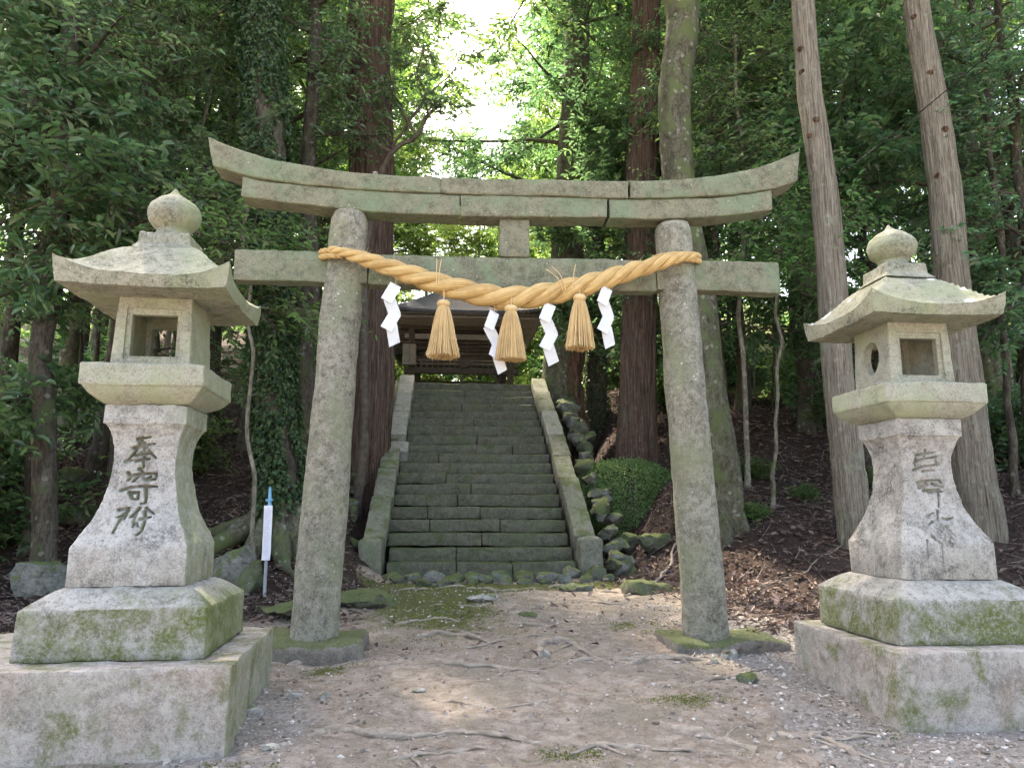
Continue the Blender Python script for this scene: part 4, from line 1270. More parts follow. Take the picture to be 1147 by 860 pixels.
rng = np.random.default_rng(91)
for q in range(16):
    x0 = rng.uniform(-1.3, 1.5); y0 = rng.uniform(3.7, 9.0) if q % 3 else rng.uniform(6.5, 9)
    a = rng.uniform(-.5, .5) + (PI if rng.random() < .5 else 0); L_ = rng.uniform(.4, 1.1)
    pts = []
    for u in np.linspace(0, 1, 6):
        pts.append((x0 + math.cos(a) * L_ * u, y0 + math.sin(a) * L_ * u + .07 * math.sin(u * 6 + q), 0))
    P = catmull(pts, 8); m_ = len(P); t = np.linspace(0, 1, m_)
    r_ = rng.uniform(.008, .020)
    P[:, 2] = ground(P[:, 0], P[:, 1]) + r_ * (.1 + .5 * np.sin(t * 13 + q)) - r_ * np.abs(2 * t - 1) ** 4
    mb = MB(); mb.tube(P, r_ * (1 - .6 * t), 10)
    tag(mb.build('tree_root', M['root'], None, disp=[(10, .008, q), (40, .004, q)]), 'short thin root half sunk in the trodden dirt of the path', 'tree root', 'thin roots half sunk in the path')

# ------------------------------------------------------------------ scattered ground stuff
def scatter_litter():
    rng = np.random.default_rng(31)
    n = 34000
    x = rng.uniform(-8, 8, n * 3); y = 5.2 + 12.5 * rng.uniform(0, 1, n * 3) ** 1.3
    s = lane(x, y)
    left = (s < -1.42 - .3 * rng.uniform(-1, 1, n * 3)) & (y > 6.4 + .6 * rng.uniform(-1, 1, n * 3))
    left |= (s < -3.0)
    right = (s > 2.0 - .55 * smooth(7.0, 8.4, y) + .18 * rng.normal(size=n * 3)) & (y > 5.9)
    keep = (left | right) & (np.abs(x) < y * .85 + 1)
    bed = (np.abs(s) < 2.0) & (y > 9.3)
    keep &= ~(bed & (np.abs(lane(x, y)) < 1.75))
    # a thin sprinkling on the path
    few = (rng.uniform(0, 1, n * 3) < .022) & (y < 9.2)
    keep |= few
    x, y = x[keep][:n], y[keep][:n]
    z = ground(x, y) + .012 + rng.uniform(0, .03, len(x))
    a = rng.uniform(0, 2 * PI, len(x))
    d = np.stack([np.cos(a), np.sin(a), rng.normal(size=len(x)) * .3], 1)
    nr = np.stack([rng.normal(size=len(x)) * .45, rng.normal(size=len(x)) * .45, np.ones(len(x))], 1)
    L = rng.uniform(.045, .105, len(x))
    V, Q = leaf_arrays(np.stack([x, y, z], 1), d, nr, L, L * rng.uniform(.3, .5, len(x)), .22, -.12)
    tag(obj('leaf_litter', mesh_np('leaf_litter', V, Q, None, [M['litter']], None, False)), kind='stuff')
    n = 2600
    x = rng.uniform(-7, 7, n); y = 5.6 + 9 * rng.uniform(0, 1, n) ** 1.2
    s = lane(x, y); k = (np.abs(s) > 1.95); x, y = x[k], y[k]
    a = rng.uniform(0, PI, len(x)); L = rng.uniform(.08, .45, len(x))
    p0 = np.stack([x, y, ground(x, y) + .02], 1)
    x1, y1 = x + L * np.cos(a), y + L * np.sin(a)
    p1 = np.stack([x1, y1, ground(x1, y1) + rng.uniform(.015, .05, len(x))], 1)
    V, Q = sticks(p0, p1, rng.uniform(.002, .007, len(x)), .002)
    tag(obj('fallen_twigs', mesh_np('fallen_twigs', V, Q, None, [M['drytwig']], None, False)), kind='stuff')
scatter_litter()

def scatter_gravel():
    rng = np.random.default_rng(33)
    V0, T0 = ico(1)
    V0 = V0 / np.linalg.norm(V0, axis=1)[:, None]
    n = 13000
    x = rng.uniform(-3, 3.4, n * 4); y = rng.uniform(3.0, 8.6, n * 4)
    s = lane(x, y)
    dens = .24 + .76 * smooth(.8, 1.5, s) * (y < 7.3) + .75 * np.exp(-((x + 1.25) / .35) ** 2 - ((y - 3.9) / .7) ** 2)
    dens = np.where((s > 2.4) & (y > 5.6), .1, dens)
    k = rng.uniform(0, 1, n * 4) < dens
    x, y = x[k][:n], y[k][:n]; m = len(x)
    r = .004 + .011 * rng.uniform(0, 1, m) ** 3
    C = np.stack([x, y, ground(x, y) + r * .15], 1)
    jit = 1 + .28 * rng.normal(size=(m, len(V0), 1))
    sc = r[:, None, None] * rng.uniform(.7, 1.4, (m, 1, 3)) * np.array([1, 1, .7])
    V = (C[:, None] + V0[None] * jit * sc).reshape(-1, 3)
    T = (T0[None] + np.arange(m)[:, None, None] * len(V0)).reshape(-1, 3)
    mt, nt = new_mat('gravel_stone'); g = NG(nt)
    rd = g.n('ShaderNodeNewGeometry').outputs['Random Per Island']
    c = g.ramp(rd, [(0, (.12, .10, .085)), (.4, (.26, .22, .19)), (.85, (.36, .32, .29)), (1, (.55, .52, .48))])
    g.out(g.bsdf(c, .9))
    tag(obj('gravel', mesh_np('gravel', V, None, T, [mt], None, False)), kind='stuff')
scatter_gravel()

def moss_patches():
    """short moss tufts on the damp part of the path"""
    rng = np.random.default_rng(35)
    n = 26000
    c = np.array([(-.75, 7.1, .8, 1.1), (-.4, 8.75, 1.2, .25), (.9, 8.8, .7, .3), (-1.30, 5.02, .3, .16), (.98, 4.35, .22, .12), (-1.75, 3.42, .6, .06), (1.0, 6.3, .3, .2), (.3, 3.62, .6, .08), (1.75, 3.95, .2, .12)])
    w = c[:, 2] * c[:, 3]; w = w ** .7; w /= w.sum()
    k = rng.choice(len(c), n, p=w)
    x = c[k, 0] + rng.normal(size=n) * c[k, 2] * .6; y = c[k, 1] + rng.normal(size=n) * c[k, 3] * .6
    f = fbm(np.stack([x * 3.5, y * 3.5, 0 * x], 1), 3, 44)
    kk = f > .02; x, y = x[kk], y[kk]; m = len(x)
    p = np.stack([x, y, ground(x, y) - .002], 1)
    d = np.stack([rng.normal(size=m), rng.normal(size=m), rng.uniform(.2, 1.2, m)], 1)
    nr = rng.normal(size=(m, 3)) + np.array([0, 0, 1])
    V, Q = leaf_arrays(p, d, nr, rng.uniform(.008, .018, m), .007, .1, .1)
    tag(obj('moss', mesh_np('moss', V, Q, None, [leaf_mat('moss_leaf', (.085, .10, .03), (.13, .15, .045), (.19, .20, .07), trans=.2, rough=.8, spec=.1)], None, False)), kind='stuff')
moss_patches()

# ------------------------------------------------------------------ marker post
p = gp(296, 668)
e = empty('marker_post', (p[0], p[1], p[2] - .05), .1, 'slim grey post with a white printed sheet and blue top, beside the left gate pillar', 'marker post')
topz = atY(297, 545, p[1])[2] - p[2] + .05
shz0 = atY(297, 627, p[1])[2] - p[2] + .05; shz1 = atY(297, 566, p[1])[2] - p[2] + .05
mb = MB(); mb.tube([(0, 0, 0), (0, 0, shz1)], .017, 12); mb.build('pole', M['pole_grey'], e)
mb = MB(); mb.box(-.042, .042, -.030, -.022, shz0, shz1, .002, .04); sh = mb.build('sheet', M['sheet_white'], e, disp=[(6, .004, 1)])
mb = MB()
for q in range(26):
    zc = shz1 - .03 - q * (shz1 - shz0 - .06) / 26
    for a, b in ((-.028, -.008), (-.004, .010 + .012 * ((q * 7) % 3) / 2)):
        if (q * 5 + int(a * 1000)) % 7: mb.box(a, b, -.0335, -.0305, zc - .0022, zc, .0003, .1)
mb.build('small_print', plain_mat('grey_ink', (.25, .25, .30), (.35, .35, .4)), sh)
mb = MB(); mb.tube([(.005, 0, shz1 - .02), (.004, 0, shz1 + .05), (0, 0, topz - .03), (0, 0, topz)], [.02, .02, .014, .010], 12); mb.build('blue_cap', M['blue'], e)
mb = MB(); mb.box(-.034, .034, -.022, .018, shz1 + .045, shz1 + .065, .003, .04); mb.build('clip', M['blue'], e)

# ------------------------------------------------------------------ round shrub
def shrub():
    p = gp(705, 598)
    Z0 = gz(p[0], p[1] + .6)
    cx_, cy_ = p[0] + .06, p[1] + .66
    Z0 = atY(705, 519, cy_)[2] - .88
    e = empty('round_shrub', (cx_, cy_, Z0 - .1), 0, 'clipped dome shaped shrub with tiny bright green leaves beside the stairs', 'shrub')
    rng = np.random.default_rng(8)
    n = 42000
    d = rng.normal(size=(n, 3)); d /= np.linalg.norm(d, axis=1)[:, None]
    d[:, 2] = np.abs(d[:, 2]) * 1.0
    sz = np.array([.88, .72, .98])
    q = np.sign(d) * np.abs(d) ** .80
    q /= (np.abs(q) ** 2.7).sum(1)[:, None] ** (1 / 2.7)
    q[:, 2] = q[:, 2] * 1.0
    P = q * sz * (1 + .05 * fbm(q * 2.2, 3, 3)[:, None] + .028 * rng.normal(size=(n, 1)))
    low = rng.uniform(0, 1, n) < .42
    P[:, 2] = np.where(low, P[:, 2] * rng.uniform(-.5, 1, n), P[:, 2])
    nr = d + rng.normal(size=(n, 3)) * .45
    ld = rng.normal(size=(n, 3)) + np.array([0, 0, .3])
    L = rng.uniform(.024, .044, n)
    V, Q = leaf_arrays(P, ld, nr, L, L * .55, .1, .1)
    obj('foliage', mesh_np('foliage', V, Q, None, [M['leaf_bush']], None, False), e)
    # dense inner twigs
    n = 2500
    k = rng.integers(0, len(P), n)
    V, Q = sticks(P[k] * .45 + rng.normal(size=(n, 3)) * .03, P[k] * .985, .004, .0015)
    V0, T0 = ICO3
    core = np.sign(V0) * np.abs(V0) ** .8 * sz * .86; core[:, 2] = np.maximum(core[:, 2], -.3)
    core = core + vnoise(core, 8, .05, 3)
    obj('twigs', mesh_np('twigs', np.concatenate([V, core]), Q, T0 + len(V), [M['twig']], None, False), e)
shrub()

# ------------------------------------------------------------------ shrine pavilion
BA = R_(5.1)
BO = (-1.46, 20.9, 3.90)
shrine = empty('shrine_pavilion', BO, BA, 'dark timber shrine pavilion with low purple grey roof at the top of the stairs', 'shrine')
def bpart(name, boxes, mat, par=None, r=.008, step=.5, disp=None):
    mb = MB()
    for b in boxes: mb.box(*b, r, step)
    return mb.build(name, M[mat], par or shrine, disp=disp)
EZ = 3.02   # eave height above the floor
# roof: hipped slab with thickness
def roof():
    hx, y0, y1, zr = 2.30, -1.1, 6.2, 4.45
    ev = [(-hx, y0), (hx, y0), (hx, y1), (-hx, y1)]
    N = 24
    V, Q = [], []
    rings = []
    for t in np.linspace(0, 1, 14):
        z = EZ + (zr - EZ) * (t ** 1.25)
        ins = t * 2.15
        a, b, c, d_ = -hx + ins, hx - ins, y0 + ins * .95, y1 - ins * .95
        loop = [(a + (b - a) * u, c) for u in np.linspace(0, 1, N, endpoint=False)] + [(b, c + (d_ - c) * u) for u in np.linspace(0, 1, N, endpoint=False)] + \
               [(b - (b - a) * u, d_) for u in np.linspace(0, 1, N, endpoint=False)] + [(a, d_ - (d_ - c) * u) for u in np.linspace(0, 1, N, endpoint=False)]
        lp = []
        for (px_, py_) in loop:
            cu = (abs(px_) / hx) ** 4 * (abs((py_ - (y0 + y1) / 2) / ((y1 - y0) / 2))) ** 4
            lp.append((px_, py_, z + .14 * cu * (1 - t)))
        rings.append(lp)
    up = np.array(rings)
    dn = up[0].copy(); dn[:, 2] -= .07
    inner = dn.copy(); inner[:, 0] *= .97
    mb = MB(); mb.rings(np.concatenate([[dn], up])); 
    rf = mb.build('roof', M['roof_metal'], shrine, sharp=30)
    mb = MB()
    mb.box(-.16, .16, 1.0, 4.2, zr - .03, zr + .16, .02, .3)
    mb.build('ridge', M['wood_grey'], rf)
    # rafters under the eaves
    mb = MB()
    for x in np.arange(-2.18, 2.19, .19):
        mb.box(x - .028, x + .028, y0 + .04, y1 - .04, EZ - .145, EZ - .075, .004, 5)
    mb.build('rafters', M['wood_grey'], rf)
    mb = MB()
    for y in np.arange(y0 + .1, y1 - .1, .21):
        mb.box(-2.2, 2.2, y - .025, y + .025, EZ - .215, EZ - .15, .004, 5)
    mb.build('side_rafters', M['wood_grey'], rf)
    mb = MB(); mb.box(-2.25, 2.25, y0 + .0, y0 + .035, EZ - .15, EZ - .075, .004, 5); mb.build('eave_board', M['wood_dark'], rf)
roof()
for sx in (-1.42, 1.42):
    for y in (0, 2.6, 5.2):
        bpart('post', [(sx - .085, sx + .085, y - .085, y + .085, 0, EZ - .16)], 'wood_dark')
        bpart('post_base', [(sx - .17, sx + .17, y - .17, y + .17, -.3, .10)], 'coping_pale_sunlit')
bpart('beam', [(-1.62, 1.62, -.07, .07, 1.42, 1.60)], 'wood_dark')
bpart('beam', [(-1.62, 1.62, -.065, .065, 2.42, 2.58)], 'wood_grey')
bpart('beam', [(-1.75, 1.75, -.09, .09, 2.70, 2.86)], 'wood_dark')
bpart('beam', [(-1.62, 1.62, 5.13, 5.27, 1.9, 2.10)], 'wood_dark')
bpart('beam', [(-1.62, 1.62, 5.13, 5.27, 2.6, 2.80)], 'wood_dark')
for sx in (-1.42, 1.42): bpart('side_beam', [(sx - .055, sx + .055, .1, 5.1, 2.45, 2.62)], 'wood_dark')
# lattice transom below the front beam
lat = bpart('lattice', [(x - .012, x + .012, -.012, .012, 1.60, 1.82) for x in np.arange(-1.3, 1.31, .16)] + [(-1.34, 1.34, -.016, .016, z, z + .03) for z in (1.70, 1.80)], 'wood_grey', r=.002)
lat2 = bpart('lattice', [(x - .012, x + .012, -.012, .012, 1.84, 2.42) for x in np.arange(-1.3, 1.31, .36)] + [(-1.34, 1.34, -.020, .020, z, z + .035) for z in np.arange(1.88, 2.4, .11)], 'wood_dark', r=.002)
bpart('ceiling', [(-1.5, 1.5, .1, 5.1, 2.66, 2.70)], 'wood_dark')
bpart('ceiling_batten', [(-1.4, 1.4, y - .02, y + .02, 2.60, 2.655) for y in np.arange(.3, 5.0, .35)], 'wood_grey')
mb = MB()
a = np.linspace(0, 2 * PI, 24, endpoint=False)
rr = []
for y in (-.13, -.075): rr.append(np.stack([.15 * np.cos(a) * (1 + .25 * np.cos(3 * a)) + .1, np.full(24, y), 1.72 + .16 * np.sin(a) * (1 + .2 * np.cos(2 * a))], 1))
mb.rings(np.array(rr)); mb.build('carving', M['wood_dark'], shrine)
mb = MB(); mb.box(-1.66, -1.28, -.30, -.10, 1.62, 2.22, .01, .3); cab = mb.build('wall_box', M['wood_grey'], shrine)
mb = MB(); mb.box(-1.475, -1.465, -.306, -.301, 1.7, 2.2, .001, .3); mb.build('door_gap', M['wood_dark'], cab)
mb = MB(); mb.box(-1.72, -1.22, -.34, -.08, 2.225, 2.27, .01, .3); mb.build('lid', M['wood_dark'], cab)
# pale arch seen beneath the beam
e = empty('wooden_arch', (-1.05, 23.3, 3.92), BA, 'pale curved arch showing under the low beam of the shrine pavilion', 'arch')
t = np.linspace(0, PI, 40)
P = [(-.58, 0, -.1), (-.58, 0, .6)] + [(-.58 * math.cos(u), 0, 1.48 + .50 * math.sin(u)) for u in t] + [(.58, 0, .6), (.58, 0, -.1)]
mb = MB(); mb.tube(np.array(P), .055, 12); mb.build('hoop', M['palebark'], e, disp=[(8, .02, 3)])

# ------------------------------------------------------------------ main trees
def trunk_path(pxb, Y, pxt, rb, rt, hgt=16, bend=None, nseg=64, flare=.35, fh=.35, amp=.05, k=18, seed=0, nlobe=5, twist=.0):
    """trunk by its foot and where it leaves the picture"""
    xb = (pxb - 573.5) / F_PX * (Y * math.cos(PITCH))
    for _ in range(4):
        zb = gz(xb, Y); a = atY(pxb, 570, Y)
        depth = Y * math.cos(PITCH) + (zb - EYE) * math.sin(PITCH)
        xb = (pxb - 573.5) / F_PX * depth
    top = atY(pxt, 0, Y)
    zt = top[2]
    z = np.concatenate([np.linspace(zb - .35, zb + 1.2, 24), np.linspace(zb + 1.3, hgt, 46)])
    u = (z - zb) / (zt - zb)
    x = xb + (top[0] - xb) * u
    y = np.full_like(z, Y)
    if bend is not None:
        for (zz, dx, w) in bend: x = x + dx * np.exp(-((z - zz) / w) ** 2)
    rng = np.random.default_rng(seed)
    x = x + .03 * np.interp(z, np.linspace(z[0], z[-1], 14), rng.normal(size=14)) * (u > .05)
    r = rb + (rt - rb) * np.clip(u, 0, 1) ; r = np.where(u > 1, rt * (1 - .35 * (u - 1)), r); r = np.maximum(r, min(.04, rt * .7))
    base = np.array([xb, Y, zb])
    P = np.stack([x, y, z], 1) - base
    mb = MB()
    mb.tube(P, r, nseg, ridge_fn(rng, amp, k, flare, nlobe, seed, 0, fh))
    return mb, base, P, r

def high_crown(P, h0, Rr, n, seed, lm='leaf_needle', L=.14, per=5, lr=.05):
    """crown of a tall tree, limbs from h0 up"""
    rng = np.random.default_rng(seed)
    mb = MB(); anch = []; ow = []
    for k in range(n):
        z = h0 + (P[-1, 2] - h0) * (k + .5) / n
        c = np.array([np.interp(z, P[:, 2], P[:, 0]), np.interp(z, P[:, 2], P[:, 1]), z])
        lp = limb_path(c, k * 2.4 + rng.uniform(-.4, .4), rng.uniform(-.05, .35), Rr * (1.15 - .75 * (k / n)) * rng.uniform(.7, 1.1), rng, 7, .1)
        mb.tube(lp, np.linspace(lr, lr * .25, len(lp)), 6, cap=False)
        for q in range(per * 2):
            a = rng.uniform(2, len(lp) - 1); i0 = int(min(a, len(lp) - 2))
            anch.append(lp[i0] + (lp[i0 + 1] - lp[i0]) * (a - i0) + rng.normal(size=3) * .25); ow.append(lp[-1] - lp[0])
    ow = np.array(ow); ow /= np.linalg.norm(ow, axis=1)[:, None]
    cm = crown_mesh('crown', np.array(anch), ow, rng, M[lm], twigs=5, tl=.6, nl=8, L=L, W=.35)
    return mb, cm

def big_tree(kind, label, pxb, Y, pxt, rb, rt, bark, crown=(11, 2.2, 12), lm='leaf_needle', ivy=False, knots=None, group=None, **kw):
    mb, base, P, r = trunk_path(pxb, Y, pxt, rb, rt, seed=int(pxb), **kw)
    e = empty(kind, base, 0, label, 'tree', group)
    if crown:
        lb, cm = high_crown(P, crown[0], crown[1], crown[2], int(pxb) + 3, lm)
        lo = lb
        base_n = mb.n
        mb.V += lo.V; mb.UV += lo.UV; mb.Q += [q + base_n for q in lo.Q]; mb.T += [q + base_n for q in lo.T]; mb.n += lo.n
        obj('crown', cm, e)
    mb.build('trunk', M[bark], e, sharp=None, disp=[(10, .008, int(pxb))])
    return e, P, r, base

big_tree('cedar_tree', 'huge red barked cedar rising behind the left gate pillar, left of the stairs', 411, 11.6, 416, .34, .365, 'cedar', nseg=110, amp=.10, k=44, flare=.35, fh=.5)
big_tree('cedar_tree', 'straight reddish cedar standing just behind the round shrub', 712, 12.4, 724, .31, .245, 'cedar', nseg=96, amp=.09, k=40, flare=.30, fh=.5)
ecy, Pc, rc, bc = big_tree('cypress_tree', 'grey barked cypress left of the right lantern, close behind it', 961, 8.6, 901, .185, .135, 'cypress', nseg=72, amp=.06, k=34, flare=.12)
big2 = big_tree('cypress_tree', 'thick grey barked cypress right of the right lantern', 1101, 8.9, 1028, .235, .155, 'cypress', nseg=72, amp=.06, k=36, flare=.14)
# knots on the two cypresses
for (E_, P_, r_, b_), ks in (((ecy, Pc, rc, bc), ((894, 52), (898, 78), (914, 134), (906, 150))), (big2, ((1025, 17), (1041, 82), (1057, 146), (1051, 196)))):
    for px_, py_ in ks:
        w = atY(px_, py_, b_[1] - .14) - b_
        k = np.argmin(np.abs(P_[:, 2] - w[2])); c = P_[k]
        dx = np.clip((w[0] - c[0]) / r_[k], -.8, .8)
        n = np.array([dx, -math.sqrt(1 - dx * dx), 0])
        p0 = c + n * r_[k] * .93; p0[2] = w[2]
        mb = MB(); mb.tube(np.array([p0, p0 + n * .02, p0 + n * .032, p0 + n * .012]), np.array([.042, .036, .022, .012]), 14)
        mb.build('knot', M['rotbark'], E_, disp=[(30, .006, 1)])
big_tree('tree', 'grey trunk partly hidden behind the thick right cypress, near the top right', 1110, 12.5, 1058, .26, .21, 'mossbark', nseg=40, amp=.05, flare=.2)
# mossy trunk behind the right gate pillar, curving right at the top
big_tree('mossy_tree', 'mossy trunk with pale lichen behind the right gate pillar, curving right high up', 815, 9.6, 734, .205, .24, 'mossbark', nseg=60, amp=.07, k=12, flare=.55, fh=.3,
         bend=[(8.6, .38, 1.1)], crown=(8.6, 3.4, 26), lm='leaf_mid')
big_tree('mossy_tree', 'leaning grey green trunk above the stone wall right of the stairs', 624, 14.6, 648, .42, .25, 'mossbark', nseg=60, amp=.10, k=10, flare=.5, fh=.6, crown=(6.0, 3.0, 26), lm='leaf_dark')
# split rotten trunk beside it
mb = MB(); rng = np.random.default_rng(9)
b_ = atY(648, 480, 14.2)
b_[2] = gz(b_[0], b_[1])
zz = np.linspace(-.5, 3.2, 30)
a_fn = ridge_fn(rng, .35, 8, .2, 3, 77, 0, .5)
mb.tube(np.stack([.03 * np.sin(zz * 2), 0 * zz, zz], 1), .22 - .03 * zz, 40, a_fn)
sn = mb.build('broken_trunk', M['rotbark'], None, loc=b_, disp=[(5, .06, 3), (18, .015, 4)])
tag(sn, 'broken red brown rotten trunk right of the stairs top', 'dead tree')
mb = MB(); mb.tube(np.stack([.05 * np.sin(zz * 1.5), 0 * zz, np.linspace(-.5, 7.5, 30)], 1), np.linspace(.24, .15, 30), 32, ridge_fn(rng, .12, 8, .3, 4, 78, 0, .4))
b2 = atY(668, 480, 15.0); b2[2] = gz(b2[0], b2[1])
e = empty('dark_tree', b2, 0, 'dark ivy clad trunk between the broken trunk and the reddish cedar', 'tree')
mb.build('trunk', M['darkbark'], e)
rng = np.random.default_rng(19)
def ivy_mesh(P, r, n, z0, z1, seed, L=(.035, .075), out=.05, half=None):
    rng = np.random.default_rng(seed)
    z = rng.uniform(z0, z1, n); a = rng.uniform(0, 2 * PI, n)
    dens = fbm(np.stack([np.cos(a) * 1.6, np.sin(a) * 1.6, z * 1.2], 1), 3, seed)
    k = dens > -.45; z, a = z[k], a[k]
    cx_ = np.interp(z, P[:, 2], P[:, 0]); cy_ = np.interp(z, P[:, 2], P[:, 1]); rr = np.interp(z, P[:, 2], r)
    rr = rr * (1 + .45 * np.exp(-np.maximum(z, 0) / .4))
    nrm = np.stack([np.cos(a), np.sin(a), 0 * a], 1)
    off = rr + rng.uniform(0.0, out, len(z))
    pos = np.stack([cx_, cy_, z], 1) + nrm * off[:, None]
    m = len(z)
    d = np.stack([rng.normal(size=m) * .6, rng.normal(size=m) * .6, -rng.uniform(.2, 1.2, m)], 1) + nrm * .25
    nn = nrm + rng.normal(size=(m, 3)) * .45 + np.array([0, 0, .35])
    LL = rng.uniform(*L, m)
    V, Q = leaf_arrays(pos, d, nn, LL, LL * .7, .1, .15)
    return mesh_np('ivy', V, Q, None, [M['ivy']], None, False)
PZ_ = np.stack([.05 * np.sin(zz * 1.5), 0 * zz, np.linspace(-.5, 7.5, 30)], 1)
obj('ivy', ivy_mesh(PZ_, np.linspace(.24, .15, 30), 5000, 0, 7.2, 5), e)
# ivy clad tree at the left
eiv, Pi, ri, bi = big_tree('ivy_clad_tree', 'trunk wrapped in dark ivy with spreading roots, between left lantern and left gate pillar', 318, 8.9, 288, .235, .24, 'darkbark', nseg=64, amp=.10, k=10, flare=.9, fh=.28, nlobe=4,
                           crown=(9.3, 2.6, 16), lm='leaf_dark')
obj('ivy', ivy_mesh(Pi, ri, 34000, .1, 9.4, 6, out=.07), eiv)
# strong surface roots of that tree
mb = MB()
for az, ln in ((PI * 1.08, 1.5), (PI * 1.3, 1.0), (PI * 1.75, .9), (PI * .9, 1.2), (PI * 1.55, .7)):
    pts = []
    for u in np.linspace(0, 1, 10):
        x = bi[0] + math.cos(az + .3 * u) * (.12 + ln * u); y = bi[1] + math.sin(az + .3 * u) * (.12 + ln * u)
        pts.append((x - bi[0], y - bi[1], gz(x, y) - bi[2] + .55 * math.exp(-u * 4.2) - .02))
    mb.tube(np.array(pts), np.linspace(.15, .025, 10), 14)
mb.build('root', M['mossbark'], eiv, disp=[(7, .03, 4), (25, .008, 5)])

def slim(kind, label, pxb, Y, pxt, rb, rt, bark, crown, lm='leaf_mid', bend=None, group=None, hgt=12, flare=.5, seed=None):
    mb, base, P, r = trunk_path(pxb, Y, pxt, rb, rt, hgt=hgt, seed=seed or int(pxb), nseg=22, flare=flare, fh=.15, amp=.07, k=8, bend=bend)
    e = empty(kind, base, 0, label, 'tree', group)
    if crown:
        lb, cm = high_crown(P, crown[0], crown[1], crown[2], int(pxb) + 5, lm, L=crown[3] if len(crown) > 3 else .095, per=4, lr=min(.045, rt * .45))
        n0 = mb.n
        mb.V += lb.V; mb.UV += lb.UV; mb.Q += [q + n0 for q in lb.Q]; mb.T += [q + n0 for q in lb.T]; mb.n += lb.n
        obj('crown', cm, e)
    mb.build('trunk', M[bark], e, sharp=None)
    return e
slim('slender_tree', 'slender brown trunk with a kink at mid height, far left beside the left lantern roof', 47, 7.9, 82, .125, .085, 'darkbark', (3.6, 1.6, 20), 'leaf_dark', bend=[(3.2, -.10, .5)])
slim('slender_tree', 'thin dark trunk directly behind the kinked trunk at far left', 30, 8.6, 60, .06, .05, 'darkbark', (3.2, 1.5, 14), 'leaf_dark')
slim('slender_tree', 'dark mossy trunk with flared foot behind the left lantern shaft', 112, 11.0, 200, .19, .17, 'darkbark', (4.5, 2.2, 24), 'leaf_mid')
slim('slender_tree', 'dark forked trunk between the ivy clad trunk and the huge cedar', 335, 10.4, 352, .14, .10, 'darkbark', (5.2, 1.1, 12), 'leaf_dark', bend=[(5.2, .08, .8)])
slim('slender_tree', 'dark trunk between the right gate pillar and the left cypress', 906, 12.8, 868, .17, .13, 'darkbark', (3.8, 2.2, 22), 'leaf_dark')
slim('slender_tree', 'thin dark trunk with bare side branches at the far right edge', 1137, 9.7, 1098, .05, .035, 'darkbark', (2.6, 1.4, 16), 'leaf_dark', hgt=8)
slim('slender_tree', 'pale slim trunk beside the right gate pillar', 838, 10.8, 822, .038, .026, 'palebark', (4.2, 1.6, 14), 'leaf_mid', hgt=9)
slim('slender_tree', 'slim pale sapling leaning right beyond the right gate pillar', 866, 9.9, 880, .026, .014, 'palebark', (2.8, 1.0, 10), 'leaf_mid', hgt=6)
slim('slender_tree', 'pale crooked sapling in front of the ivy clad trunk, left side', 284, 8.2, 272, .024, .014, 'palebark', (2.9, .8, 8), 'leaf_mid', hgt=5, bend=[(2.4, -.05, .4)])

